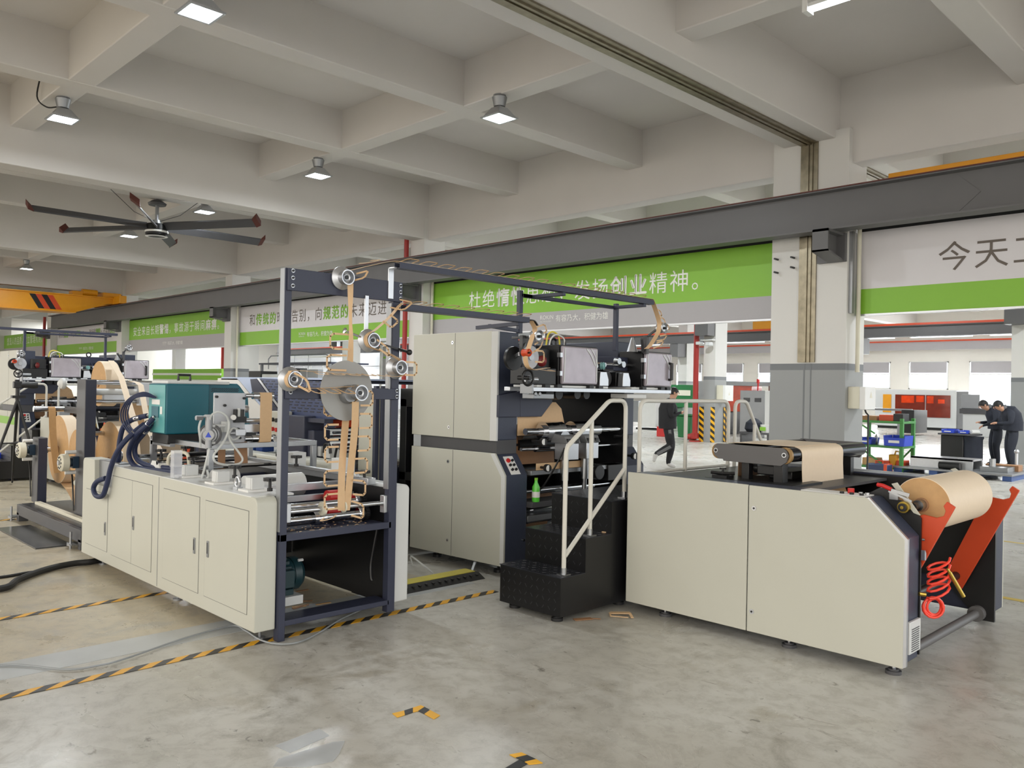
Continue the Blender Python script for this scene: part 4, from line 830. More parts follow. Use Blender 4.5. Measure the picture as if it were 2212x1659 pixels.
part('wire_loop', MB().tube([(-4.98,5.36,2.01),(-4.98,5.38,2.07),(-4.98,5.45,2.11),(-4.98,5.55,2.08),(-4.98,5.56,2.01)], .007, 6, 6), WHITE, pr); parts('cable_end', MB().tube([(-4.98,5.44,1.95),(-4.98,5.45,2.05)],.012,6).tube([(-4.98,5.56,1.95),(-4.98,5.57,2.06)],.012,6), BLACK, pr)
part('film_handle', MB().tube([(-4.80,6.93,1.90),(-4.76,6.93,1.90),(-4.76,6.93,1.74),(-4.80,6.93,1.74)], .018, 8), BLACK, pr)
# middle mechanism between the two printing units
parts('servo', MB().box(-5.0,5.86,1.66,-4.88,5.97,1.80).box(-5.0,6.19,1.66,-4.88,6.30,1.80), BLACK, pr, 0.006)
parts('servo_guard', MB().prism([(5.85,1.66),(5.98,1.66),(5.98,1.72),(5.95,1.79),(5.86,1.79)], 'x', -4.86, -4.80).prism([(6.19,1.66),(6.31,1.66),(6.31,1.72),(6.28,1.79),(6.20,1.79)], 'x', -4.86, -4.80), ALU, pr, 0.003)
gw = MB().cyl((-4.95,6.08,1.73),(-4.90,6.08,1.73),.07,28)
for k in range(28):
    a = 2*PI*k/28; gw.bar((-4.925,6.08+.068*math.cos(a),1.73+.068*math.sin(a)),(-4.925,6.08+.078*math.cos(a),1.73+.078*math.sin(a)),.04,.008,(1,0,0))
part('gear', gw, BLACK, pr)
part('tension_pulley', MB().lathe([(.03,0),(.036,.01),(.03,.02),(.036,.03),(.03,.04)], (-4.86,5.93,1.845), (.9,.4,0), 20), mat('green white pulley',(120,170,170),.3), pr)
parts('cam_rollers', MB().cyl((-4.9,6.2,1.9),(-4.85,6.2,1.9),.03,12).cyl((-4.9,6.27,1.87),(-4.85,6.27,1.87),.03,12).cyl((-4.95,5.83,1.84),(-4.82,5.83,1.84),.02,12).cyl((-5.0,6.05,1.86),(-4.9,6.05,1.86),.02,12), STEEL, pr)
parts('cross_shaft', MB().cyl((-4.95,5.2,1.87),(-4.95,6.55,1.87),.014,10).cyl((-5.0,5.2,1.80),(-5.0,6.55,1.80),.018,10), CHROME, pr)
part('mechanism_block', MB().box(-5.3,5.84,1.66,-5.05,6.32,1.83).box(-4.98,6.0,1.80,-4.88,6.15,1.82), BLACK, pr, 0.006)
# strip wheels on the press front
def wheel(c, r, w, m, nm, ax=(1,0,0), hub=True):
    o = part(nm, MB().lathe([(r*.9,0),(r,.004),(r*.82,w*.5),(r,w-.004),(r*.9,w),(r*.6,w*.8),(r*.3,w*.8)], c, ax, 28), m, pr)
    if hub: part('bearing', MB().cyl(Vector(c)+Vector(ax)*w*.7, Vector(c)+Vector(ax)*(w+.01), r*.25, 10), BLACK, o)
    return o
wheel((-4.66,4.82,2.045), .052, .08, ALU, 'guide_pulley'); wheel((-4.66,6.55,2.225), .052, .08, ALU, 'guide_pulley')
wheel((-4.68,4.73,1.91), .032, .07, ORANGE, 'orange_roller')
part('clear_disc', MB().lathe([(.02,0),(.095,0),(.095,.008),(.02,.01)], (-4.70,4.83,1.88), (1,0,0), 36), ACRYL, pr); part('disc_hub', MB().cyl((-4.76,4.83,1.88),(-4.68,4.83,1.88),.028,16), STEEL, pr)
part('spoked_wheel', MB().lathe([(.03,0),(.06,.0),(.098,.0),(.10,.01),(.098,.03),(.03,.03)], (-4.86,4.78,1.87), (1,0,0), 32), BLACK, pr)
part('swing_arm', MB().bar((-4.70,4.73,1.91),(-4.78,4.86,2.0),.012,.035).bar((-4.7,4.7,1.90),(-4.8,4.75,1.88),.012,.03), STEEL, pr)
parts('pulley_post', MB().box(-4.8,4.8,1.9,-4.76,4.92,2.06).bar((-4.66,4.82,2.045),(-4.98,4.9,2.05),.02,.02).box(-4.80,6.5,1.98,-4.76,6.54,2.16).bar((-4.78,6.52,2.14),(-4.66,6.54,2.225),.02,.02).bar((-4.8,6.5,2.0),(-4.74,6.40,2.12),.03,.02), DGREY, pr, 0.003)
part('cone_nozzle', MB().lathe([(.055,0),(.04,.05),(.018,.12),(.012,.14)], (-4.9,6.46,2.0), (0,0,1), 16), ALU, pr)
hwl = MB().tube([(-4.69,4.80+.062*math.cos(a*PI/12),1.71+.062*math.sin(a*PI/12)) for a in range(25)], .010, 8)
for k in range(3):
    a = .5+2*PI*k/3; hwl.bar((-4.70,4.80,1.71),(-4.70,4.80+.06*math.cos(a),1.71+.06*math.sin(a)),.012,.02,(1,0,0))
hwl.cyl((-4.8,4.80,1.71),(-4.66,4.80,1.71),.018,12); part('hand_wheel', hwl, BLACK, pr)
part('near_block', MB().box(-5.0,4.90,1.66,-4.82,5.28,1.80).box(-5.02,5.06,1.8,-4.9,5.28,1.97), BLACK, pr, 0.004); part('air_cylinder', MB().cyl((-4.80,4.88,1.70),(-4.80,5.02,1.70),.022,12), ALU, pr)
part('rubber_knob', MB().ball((-4.85,5.13,1.86),.05,12,(1,.7,1)), mat('dark red rubber',(120,34,36),.45), pr)
parts('belt', MB().cyl((-5.1,5.35,1.58),(-4.95,5.35,1.58),.05,16).cyl((-5.1,5.47,1.58),(-4.95,5.47,1.58),.05,16).cyl((-5.1,5.85,1.58),(-4.95,5.85,1.58),.045,16).cyl((-5.1,5.72,1.58),(-4.95,5.72,1.58),.045,16), BLACK, pr)
part('white_tray', MB().box(-4.95,6.2,1.55,-4.75,6.5,1.59), WHITE, pr, 0.004)
# rollers, ink chambers and dials in the lower half
def proll(x, z, r, y0=5.2, y1=6.55, m=CHROME): return part('print_roller', MB().cyl((x,y0,z),(x,y1,z),r*.55,16).cyl((x,y0+.18,z),(x,y1-.35,z),r,28), m, pr)
proll(-5.10,1.24,.055); proll(-5.36,1.22,.075, m=STEEL); proll(-5.15,1.08,.03); proll(-5.4,1.10,.06, m=BLACK); proll(-5.15,.70,.03); proll(-5.2,.52,.045); proll(-5.25,.36,.045); proll(-5.5,.85,.07,m=BLACK); proll(-5.4,.25,.05)
parts('roller_sleeve', MB().cyl((-5.10,5.42,1.24),(-5.10,5.66,1.24),.085,28).cyl((-5.10,5.80,1.24),(-5.10,6.02,1.24),.085,28), CHROME, pr)
part('cross_beam', MB().box(-5.12,5.2,.86,-5.02,6.55,.90).box(-5.2,5.2,.45,-5.05,6.55,.50), ALUD, pr, 0.003)
for y in (5.50,5.78):
    b = part('ink_chamber', MB().box(-5.02,y,.99,-4.88,y+.17,1.14), ALU, pr, 0.004)
    part('chamber_lid', MB().prism([(-5.06,1.14),(-4.87,1.14),(-4.90,1.20),(-5.04,1.22)], 'y', y-.01, y+.18), ALUD, b); part('window_frame', MB().prism([(y+.03,1.17),(y+.14,1.17),(y+.16,1.20),(y+.13,1.235),(y+.05,1.235),(y+.02,1.20)], 'x', -4.99, -4.975), STEEL, b)
    parts('clip', MB().box(-4.90,y+.01,1.135,-4.87,y+.05,1.18).box(-4.90,y+.12,1.135,-4.87,y+.16,1.18), BLACK, b)
    part('ink_motor', MB().cyl((-4.96,y+.07,.99),(-4.96,y+.07,.80),.038,18).cyl((-4.96,y+.07,.80),(-4.96,y+.07,.70),.022,14), STEEL, b)
for x, y, z in ((-4.95,5.26,1.16),(-4.93,5.30,.93),(-4.95,6.42,1.17),(-4.93,6.55,.98)):
    d_ = part('dial_gauge', MB().slot(0).cyl((x,y,z),(x+.03,y-.01,z),.034,18).slot(1).cyl((x+.031,y-.01,z),(x+.033,y-.01,z),.027,16), [BLACK, WHITE], pr); part('gauge_stem', MB().cyl((x-.12,y,z),(x,y,z),.012,8), BLACK, d_)
parts('paper_web', MB().prism([(5.2,1.20),(5.86,1.20),(5.78,1.44),(5.70,1.50),(5.2,1.50)],'x',-5.205,-5.20).ribbon([(-5.0,5.60,.965),(-5.0,5.60,.905)],(0,.36,0),.002), KRAFT, pr)
part('paper_web', MB().ribbon([(-5.38,5.55,1.26),(-5.36,5.55,.92)],(0,.32,0),.002).ribbon([(-5.3,5.5,.66),(-5.3,5.5,.60)],(0,.3,0),.002).ribbon([(-5.2,5.42,.40),(-5.25,5.42,.2)],(0,.2,0),.002), BROWN, pr)
part('drive_cable', MB().tube([(-4.9,5.5,1.1),(-4.95,5.45,.95),(-5.0,5.38,.80),(-5.02,5.30,.72),(-5.03,5.24,.74)], .009, 6, 6), BLACK, pr)
part('drain_tray', MB().box(-5.2,5.18,.58,-4.98,5.7,.63), DGREY, pr, 0.003); part('lower_motor', MB().cyl((-5.2,6.1,.84),(-4.98,6.1,.84),.07,20).box(-5.2,6.25,.75,-5.0,6.5,.9), BLACK, pr, 0.004)
for x, y in ((-6.1,5.05),(-5.25,5.05),(-6.1,6.75),(-5.25,6.75)):
    part('levelling_foot', MB().cyl((x,y,0),(x,y,.025),.045,14).cyl((x,y,.025),(x,y,.12),.014,8), BLACK, pr)
part('foot_bar', MB().bar((-5.45,4.97,.11),(-5.33,4.80,.01),.02,.02), ALU, pr)
# strip path over the press
def pstrip(pts, wv): return part('strip', MB().ribbon(pts, wv, .002, 5), KRAFT, st_)
pstrip([(-4.60,4.72,2.172),(-4.61,4.78,2.12),(-4.62,4.795,2.09),(-4.62,4.77,2.05),(-4.62,4.765,2.03),(-4.63,4.76,2.0),(-4.64,4.74,1.93),(-4.65,4.725,1.87),(-4.65,4.75,1.80),(-4.65,4.82,1.775),(-4.66,4.9,1.785),(-4.70,5.05,1.80)], (.026,0,0))
pstrip([(-4.60,6.34,2.484),(-4.61,6.40,2.43),(-4.62,6.50,2.29),(-4.62,6.50,2.22),(-4.62,6.48,2.17),(-4.64,6.40,2.06),(-4.66,6.36,2.02)], (.026,0,0))
for o_, a, b in (((-4.60,4.80,2.12),(0,.03,-.06),(.0,.09,.03)),((-4.62,4.80,1.98),(0,-.03,-.07),(.0,.10,.05)),((-4.61,4.80,1.93),(0,0,-.09),(.0,.10,.0)),((-4.62,4.86,1.78),(0,.1,0),(.05,.05,-.01)),((-4.62,6.44,2.40),(0,.03,-.05),(0,.08,-.01)),((-4.62,6.49,2.33),(0,.03,-.05),(0,.09,-.01)),((-4.62,6.53,2.27),(0,.04,-.05),(0,.11,0)),((-4.62,6.52,2.15),(0,-.05,-.05),(0,.12,.02)),((-4.62,6.47,2.08),(0,-.05,-.05),(0,.12,.03))): loop_(o_, a, b)
# ================================================================ steps and platform
sp = thing('platform_steps', 'black chequer plate steps with grey white handrails leading up to the press', 'steps', (-4.1, 5.4, 0))
x0, x1 = -4.40, -3.80
S3 = [(4.25,.32),(4.51,.565),(4.80,.806)]
part('side_plate', MB().prism([(4.252,.045),(6.85,.045),(6.85,.30),(6.60,.30),(6.60,.795),(4.802,.795),(4.802,.56),(4.512,.56),(4.512,.315),(4.252,.315)], 'x', x1-.004, x1), BLACK, sp)
part('side_plate', MB().prism([(4.252,.045),(6.85,.045),(6.85,.30),(6.60,.30),(6.60,.795),(4.802,.795),(4.802,.56),(4.512,.56),(4.512,.315),(4.252,.315)], 'x', x0, x0+.004), BLACK, sp)
def lozenges(b, axis, u0, u1, v0, v1, t, n=None):
    k = 0; s_ = .052
    nu, nv = int((u1-u0)/s_), int((v1-v0)/s_*1.0)
    for i in range(nu):
        for j in range(nv):
            u = u0+(i+.5)*(u1-u0)/nu; v = v0+(j+.5)*(v1-v0)/max(nv, 1); a = .9 if (i+j) % 2 else -.9
            b.slot(1)
            du, dv = math.cos(a)*.014, math.sin(a)*.014
            if axis == 'y': b.bar((u-du,t,v-dv),(u+du,t,v+dv),.0035,.003,(0,1,0))
            else: b.bar((u-du,v-dv,t),(u+du,v+dv,t),.0035,.003,(0,0,1))
zb = .045
for k, (y, z) in enumerate(S3):
    r = MB().box(x0,y,zb,x1,y+.004,z-.006); lozenges(r, 'y', x0+.01, x1-.02, zb+.02, z-.02, y)
    part('riser', r, [TREADM, LOZM], sp)
    ye = S3[k+1][0] if k < 2 else 6.60
    tr_ = MB().box(x0-.004,y-.006,z-.006,x1+.004,ye,z); lozenges(tr_, 'z', x0+.01, x1-.01, y+.01, min(ye, y+.9)-.01, z)
    part('tread', tr_, [ALUTREAD, LOZM], sp)
    zb = z
part('tread', MB().box(x0,6.60,.30,x1,6.85,.306).box(x0,6.85,.045,x1,6.854,.30), ALUTREAD, sp)
for x, y in ((-4.32,4.33),(-3.88,4.31),(-3.88,5.0),(-4.32,5.0),(-3.88,6.7),(-4.32,6.7)):
    part('levelling_foot', MB().slot(0).cyl((x,y,0),(x,y,.022),.042,18).cyl((x,y,.022),(x,y,.03),.03,14).slot(1).cyl((x,y,.03),(x,y,.05),.011,8), [RUBBER, CHROME], sp)
def rail(pts, r=.0165, sm=None): return part('handrail', MB().tube(pts, r, 10), RAILP, sp)
def arc(p0, c, p1, n=5):
    p0, c, p1 = Vector(p0), Vector(c), Vector(p1); return [(p0*(1-t)*(1-t)+c*2*t*(1-t)+p1*t*t) for t in [i/n for i in range(n+1)]]
xr = -3.85
rail([(xr,4.337,.32)]+arc((xr,4.337,1.15),(xr,4.337,1.195),(xr,4.36,1.225))+arc((xr,4.775,1.52),(xr,4.81,1.545),(xr,4.85,1.545))+arc((xr,4.94,1.545),(xr,5.01,1.545),(xr,5.01,1.47))+[(xr,5.01,.81)])
rail([(xr,4.612,.565),(xr,4.612,1.40)]); rail([(xr,4.345,.45),(xr,5.01,1.03)])
rail([(xr,5.19,.81)]+arc((xr,5.19,1.46),(xr,5.19,1.545),(xr,5.27,1.545))+arc((xr,6.40,1.545),(xr,6.49,1.545),(xr,6.49,1.45))+[(xr,6.49,.81)]); rail([(xr,5.82,.81),(xr,5.82,1.545)]); rail([(xr,5.19,.98),(xr,6.49,.98)],.012)
rail([(xr,6.60,.81)]+arc((xr,6.60,1.47),(xr,6.60,1.545),(xr,6.67,1.545))+arc((xr,6.74,1.545),(xr,6.79,1.545),(xr,6.82,1.51))+[(xr,7.25,.95),(xr,7.25,.3)]); rail([(xr,6.95,1.33),(xr,6.95,.30)])
fl = MB()
for y, z in ((4.337,.32),(4.612,.565),(5.01,.806),(5.19,.806),(5.82,.806),(6.49,.806),(6.60,.806)): fl.cyl((xr,y,z),(xr,y,z+.05),.021,12).box(xr-.035,y-.035,z,xr+.035,y+.035,z+.008)
part('rail_base', fl, STEEL, sp)
part('paper_scrap', MB().box(-3.88,4.785,.566,-3.85,4.80,.572), KRAFT, sp)
# ================================================================ unwinder
uw = thing('roll_unwinder', 'long cream sided roll unwinder with orange lift arms', 'machine', (-2.75, 5.85, 0))
prof_u = [(-3.73,.085),(-1.768,.085),(-1.768,.80),(-1.985,1.012),(-3.73,1.012)]
for y0, y1 in ((4.915,5.14),(6.58,6.83)): part('side_housing', MB().prism(prof_u, 'y', y0, y1), DNAVY if y0 > 6 else NAVY, uw, 0.006)
dl = MB().box(-3.735,4.90,.067,-2.754,4.916,1.02)
d1 = part('side_door', dl, BEIGE, uw, 0.003)
d2 = part('side_door', MB().prism([(-2.746,.067),(-1.765,.067),(-1.765,.800),(-1.982,1.018),(-2.746,1.018)], 'y', 4.90, 4.916), BEIGE, uw, 0.003)
part('door_edge', MB().prism([(-1.772,.067),(-1.748,.08),(-1.748,.805),(-1.972,1.022),(-1.982,1.018),(-1.772,.80)], 'y', 4.903, 4.925), ALU, d2)
for x, z in ((-2.707,.872),(-2.711,.20)): part('lock', MB().slot(0).cyl((x,4.895,z),(x,4.90,z),.016,14).slot(1).cyl((x,4.893,z),(x,4.896,z),.007,8), [CHROME, BLACK], d2)
part('outer_cover', MB().prism(prof_u, 'y', 6.83, 6.85), BEIGE, uw, 0.004); part('inner_plate', MB().prism([(-3.7,.3),(-2.1,.3),(-1.85,.03),(-1.745,.03),(-1.745,.72),(-2.05,1.0),(-3.7,1.0)], 'y', 6.555, 6.58), BLACK, uw)
part('inner_plate', MB().prism([(-3.7,.1),(-1.76,.1),(-1.76,.90),(-1.83,.985),(-1.90,1.0),(-1.95,1.06),(-2.0,1.06),(-2.1,1.0),(-3.7,1.0)], 'y', 5.14, 5.155), BLACK, uw)
part('cradle_plate', MB().prism([(-1.80,.93),(-1.765,.92),(-1.90,1.10),(-1.93,1.09)], 'y', 5.13, 5.145).prism([(-1.83,.94),(-1.79,.93),(-2.02,1.10),(-2.05,1.09)], 'y', 6.56, 6.575), BEIGE, uw)
part('deck_plate', MB().box(-3.72,5.15,.965,-2.5,6.56,.985).box(-3.72,5.15,.1,-3.70,6.56,.98), DGREY, uw); part('cross_member', MB().box(-2.4,5.15,.35,-2.3,6.56,.75).box(-2.75,5.15,.2,-2.6,6.56,.5), BEIGE, uw, 0.004)
part('tie_bar', MB().cyl((-1.85,5.14,.078),(-1.85,6.56,.078),.029,20).cyl((-1.85,6.50,.078),(-1.85,6.56,.078),.055,20), GUNM, uw)
vg = MB().box(-1.768,4.955,.137,-1.748,5.128,.322); vo = part('vent_grille', vg, GREYW, uw, 0.004)
vl = MB()
for k in range(11): vl.box(-1.749,4.985,.150+k*.0125,-1.7455,5.10,.155+k*.0125)
part('vent_slots', vl, DGREY, vo)
ct = part('control_plate', MB().box(-2.42,4.96,1.012,-2.02,5.10,1.018), WHITE, uw)
for x, y, m, r, h in ((-2.14,5.05,RED,.020,.03),(-2.17,4.99,BLACK,.013,.012),(-2.11,4.99,BLACK,.013,.012),(-2.08,5.05,ALU,.013,.012),(-2.05,4.99,BLACK,.013,.012),(-2.04,5.05,ALU,.013,.012)): part('push_button', MB().cyl((x,y,1.018),(x,y,1.018+h),r,14), m, ct)
part('touch_glass', MB().box(-2.40,4.975,1.0182,-2.24,5.08,1.0195), GREYW, ct)
arm = [(-1.585,.985),(-1.63,1.012),(-1.648,.985),(-1.636,.958),(-1.645,.928),(-1.685,.912),(-1.76,.922),(-1.81,.89),(-2.04,.36),(-1.94,.24)]
part('lift_arm', MB().prism(arm, 'y', 5.165, 5.185), ORANGE, uw, 0.003); part('lift_arm', MB().prism(arm, 'y', 6.49, 6.51), ORANGE, uw, 0.003)
part('arm_shaft', MB().cyl((-1.98,5.15,.33),(-1.98,6.56,.33),.03,14), BLACK, uw)
part('chuck', MB().slot(0).cyl((-1.85,5.10,.96),(-1.85,5.14,.96),.034,20).slot(1).cyl((-1.85,5.085,.96),(-1.85,5.10,.96),.024,18).slot(0).cyl((-1.85,5.08,.96),(-1.85,5.086,.96),.010,10), [mat('brass',(176,150,70),.3,1.0), BLACK], uw)
tg = part('toggle_clamp', MB().bar((-1.90,5.05,1.06),(-1.80,5.06,1.04),.012,.02).box(-1.93,5.10,1.0,-1.88,5.13,1.05).bar((-1.93,5.09,1.05),(-1.80,5.10,1.0),.01,.012), STEEL, uw); part('clamp_grip', MB().tube([(-1.985,5.06,1.085),(-1.95,5.055,1.082),(-1.90,5.05,1.065)], .012, 10), RED, tg)
for x, y in ((-3.45,5.0),(-2.5,5.0),(-1.85,4.995),(-1.85,6.72),(-3.45,6.72)):
    part('levelling_foot', MB().slot(0).cyl((x,y,0),(x,y,.02),.045,18).cyl((x,y,.02),(x,y,.03),.03,14).slot(1).cyl((x,y,.03),(x,y,.09),.013,8), [DGREY, CHROME], uw)
# web guide on top of the unwinder
gu = part('guide_plate', MB().prism([(-3.295,1.20),(-3.285,1.16),(-3.25,1.135),(-3.215,1.135),(-3.21,1.122),(-2.86,1.118),(-2.76,1.118),(-2.72,1.145),(-2.705,1.19),(-2.72,1.225),(-2.745,1.243),(-3.26,1.246),(-3.285,1.23)], 'y', 5.35, 5.365), GUNM, uw, 0.002)
part('guide_plate', MB().prism([(-3.295,1.20),(-3.25,1.135),(-2.76,1.118),(-2.705,1.19),(-2.745,1.243),(-3.26,1.246)], 'y', 6.66, 6.675), GUNM, uw, 0.002)
for x in (-3.272,-2.735): part('bolt', MB().slot(0).cyl((x,5.345,1.195),(x,5.35,1.195),.017,14).slot(1).cyl((x,5.343,1.195),(x,5.346,1.195),.011,8), [ALU, BLACK], gu)
GL = mat('glossy black roller', (40, 42, 50), .15, .6)
part('guide_roller', MB().cyl((-2.755,5.365,1.19),(-2.755,6.66,1.19),.052,24), GL, uw); part('guide_roller', MB().cyl((-3.245,5.365,1.19),(-3.245,6.66,1.19),.052,24), GL, uw); part('guide_roller', MB().cyl((-3.0,5.365,1.205),(-3.0,6.66,1.205),.022,16), CHROME, uw)
part('bearing_ring', MB().cyl((-2.742,5.365,1.19),(-2.742,5.39,1.19),.058,24).cyl((-3.26,5.365,1.19),(-3.26,5.39,1.19),.056,24), mat('amber plastic',(150,118,70),.4), gu)
parts('guide_leg', MB().box(-3.09,5.40,.985,-3.03,5.46,1.13).box(-2.83,5.38,.985,-2.76,5.46,1.13).box(-3.09,6.5,.985,-3.03,6.56,1.13).box(-2.83,6.5,.985,-2.76,6.56,1.13), BLACK, uw, 0.003)
part('actuator', MB().box(-2.98,5.42,1.04,-2.84,5.6,1.11).cyl((-3.03,5.48,1.08),(-2.98,5.48,1.08),.035,14).box(-2.98,5.6,1.0,-2.80,6.4,1.06), BLACK, uw, 0.008)
part('pivot_base', MB().box(-3.30,5.25,.985,-2.62,5.7,1.0).box(-3.26,5.28,1.0,-3.14,5.38,1.02), BLACK, uw); part('clamp_knob', MB().cyl((-3.2,5.33,1.02),(-3.2,5.33,1.06),.008,8).cyl((-3.2,5.33,1.06),(-3.2,5.33,1.072),.025,10).tube([(-3.28,5.30,1.035),(-3.2,5.33,1.03),(-3.12,5.36,1.035)],.012,8), BLACK, uw)
wb_ = thing('paper_web', 'smooth pale kraft sheet draped over the roller on top of the unwinder', 'paper web', (-2.9, 5.88, .95))
part('sheet', MB().ribbon([(-3.30,5.88,1.17),(-3.295,5.88,1.215),(-3.245,5.88,1.246),(-2.8,5.88,1.247),(-2.755,5.88,1.245),(-2.715,5.88,1.228),(-2.7,5.88,1.19),(-2.7,5.88,1.1),(-2.69,5.88,.93)], (0,.335,0), .003, 4), KRAFTL, wb_)
part('sheet', MB().ribbon([(-3.20,5.88,1.13),(-3.2,5.88,.99)], (0,.335,0), .003), BROWN, wb_, label='brown inner side of the sheet'); part('sheet', MB().ribbon([(-2.685,5.88,.93),(-2.6,5.88,.86),(-2.2,5.88,.95),(-1.98,5.88,1.0)], (0,.335,0), .003, 4), KRAFT, wb_)
rl = reel((-1.816,5.7,.962), .165, 5.31, 6.13, 'big kraft paper roll lying across the orange arms of the unwinder', .042, 'paper_roll')
part('air_shaft', MB().slot(0).cyl((-1.816,5.16,.962),(-1.816,6.55,.962),.022,18).slot(1).cyl((-1.816,5.24,.962),(-1.816,5.30,.962),.033,18), [BLACK, STEEL], rl)
# coiled air hose
hs = thing('coiled_air_hose', 'red coiled air hose with a brass blow nozzle on the end of the unwinder', 'air hose', (-1.70, 5.14, .36))
pts = []
for k in range(0, 50):
    t = k/49.0; a = t*2*PI*4.5
    pts.append((-1.675+.046*math.cos(a)+.02*math.sin(a), 5.19+.046*math.cos(a)-.03*math.sin(a), .655-.19*t+.028*math.cos(a+.6)))
part('hose', MB().tube(pts, .0075, 8), mat('bright red hose',(236,66,46),.3), hs)
pts = []
for k in range(0, 60):
    a = k/59.0*2*PI*4; r = .062-.004*(k/59.0*4); pts.append((-1.70+r*.72*math.cos(a)+.008*math.sin(a*.37), 5.165+r*.72*math.cos(a)+.0006*k, .385+r*math.sin(a)))
part('hose', MB().tube(pts, .0075, 8), MATS['bright red hose'], hs)
part('nozzle', MB().cyl((-1.62,5.20,.60),(-1.56,5.26,.46),.011,10).cyl((-1.62,5.20,.60),(-1.63,5.19,.62),.009,8), MATS['brass'], hs); part('connector', MB().cyl((-1.745,5.08,.47),(-1.72,5.11,.465),.012,8), MATS['brass'], hs)
part('valve', MB().box(-1.75,5.12,.66,-1.73,5.145,.72).cyl((-1.75,5.135,.78),(-1.735,5.135,.78),.008,8), CHROME, hs)
# ================================================================ second line of machines further left
OFF = Vector((-11.0, -1.0, 0))
pr2 = dup(pr, OFF, 'distant navy and cream printing press at the far left edge')
dup(sp, OFF, 'distant steps with grey white handrails at the far left before the second press')
dup(uw, OFF, 'distant cream unwinder panel seen behind the kraft reels at left')
dup(ch1, OFF, 'distant dark overhead strip channel on top of the far left press')
part('green_band', MB().box(-6.345+OFF.x, 3.89, .82, -5.05+OFF.x, 3.9, .95), SGREEN, pr2)
# ================================================================ bag forming machine behind the handle machine
fm = thing('bag_forming_machine', 'bag forming machine with slotted navy hood behind the handle machine', 'machine', (-8.2, 5.4, 0))
def qp(*p): return [(a[0], a[2]) for a in p]
part('base', MB().box(-9.0,4.6,.1,-6.75,6.4,.80), DNAVY, fm, 0.01); part('front_cover', MB().box(-9.0,4.48,.1,-6.9,4.6,.84), BEIGE, fm, 0.02); part('rear_cover', MB().box(-9.0,6.4,.1,-6.75,6.5,.84), BEIGE, fm, 0.02)
part('table', MB().box(-8.98,4.62,.80,-6.9,6.38,.84), ALUD, fm)
LBL = mat('pale blue enamel', (176, 192, 222), .35, var=.03); SLB = mat('slate blue enamel', (64, 76, 112), .35, .1, var=.05)
y0 = 4.5
part('hood_end', MB().prism(qp((-9.698,4.500,1.676),(-9.185,4.500,1.678),(-8.765,4.500,1.442),(-8.307,4.500,1.234),(-9.674,4.500,1.179)), 'y', y0, y0+.03), WHITE, fm, 0.004)
part('hood_panel', MB().prism(qp((-9.174,4.500,1.678),(-8.853,4.500,1.680),(-8.789,4.500,1.505),(-8.287,4.500,1.234),(-8.349,4.500,1.232),(-8.742,4.500,1.443)), 'y', y0-.003, y0+.03), LBL, fm, 0.003)
part('hood_window', MB().prism(qp((-8.852,4.500,1.669),(-8.698,4.500,1.675),(-8.444,4.500,1.506),(-8.086,4.500,1.268),(-8.268,4.500,1.261),(-8.789,4.500,1.505)), 'y', y0-.006, y0+.03), DNAVY, fm, 0.004)
part('hood_trim', MB().prism(qp((-8.687,4.500,1.681),(-8.633,4.500,1.681),(-8.008,4.500,1.280),(-8.067,4.500,1.278)), 'y', y0-.008, y0+.03), ALU, fm)
hd = part('slotted_hood', MB().prism(qp((-8.622,4.500,1.681),(-7.078,4.500,1.651),(-7.064,4.500,1.279),(-7.948,4.500,1.253)), 'y', y0-.004, y0+.03), SLB, fm, 0.003)
sl_ = MB()
for r in range(11):
    for c in range(15):
        x = -9.0+.13*c+(.05 if r % 2 else 0)+r*.03; z = 1.645-r*.031
        lo = -8.62+(1.645-z)*1.15
        if x > lo and x < -7.18: sl_.box(x, y0-.007, z, x+.075, y0-.003, z+.009)
part('slots', sl_, BLACK, hd)
part('hood_shelf', MB().box(-8.05,4.40,1.24,-7.1,4.5,1.28).box(-8.9,4.5,1.64,-7.1,5.6,1.67), DNAVY, fm); part('hood_top', MB().box(-9.6,4.5,1.655,-7.1,5.9,1.69), LBL, fm, 0.004); part('hood_leg', MB().box(-8.95,4.6,.84,-8.85,4.7,1.66).box(-7.3,4.9,.84,-7.2,5.0,1.3).box(-7.3,5.8,.84,-7.2,5.9,1.66), DNAVY, fm)
cbx = part('control_box', MB().box(-8.12,4.36,1.02,-7.86,4.48,1.33), BEIGE, fm, 0.008)
for x, z, m in ((-8.04,1.24,BLACK),(-7.95,1.235,BLACK),(-8.04,1.14,RED),(-7.95,1.135,RED),(-8.0,1.06,BLACK)): part('push_button', MB().cyl((x,4.36,z),(x,4.335,z),.022,12), m, cbx)
part('navy_cabinet', MB().box(-7.75,4.36,.84,-7.42,4.6,1.30).box(-7.42,4.40,.84,-7.30,4.6,1.16), DNAVY, fm, 0.012)
part('orange_guard', MB().box(-7.55,4.75,1.19,-7.15,5.0,1.27).cyl((-7.5,4.7,1.23),(-7.2,4.7,1.23),.035,10), ORANGE, fm, 0.02)
for k in range(7): part('roller', MB().cyl((-7.28+.05*(k % 3),4.55,.93+.042*k),(-7.28+.05*(k % 3),5.3,.93+.042*k),.014,10), CHROME, fm)
parts('low_cover', MB().box(-7.35,4.22,.1,-6.7,4.4,.90), BEIGE, fm, 0.04); parts('low_cover', MB().box(-9.0,4.2,.1,-7.6,4.4,.88), BEIGE, fm, 0.03)
part('tall_cover', MB().box(-6.80,4.6,.10,-6.56,4.85,1.60), BEIGE, fm, 0.006); part('cover_edge', MB().box(-6.56,4.6,.10,-6.52,4.64,1.62).box(-6.50,4.64,.1,-6.47,4.68,1.62), DNAVY, fm)
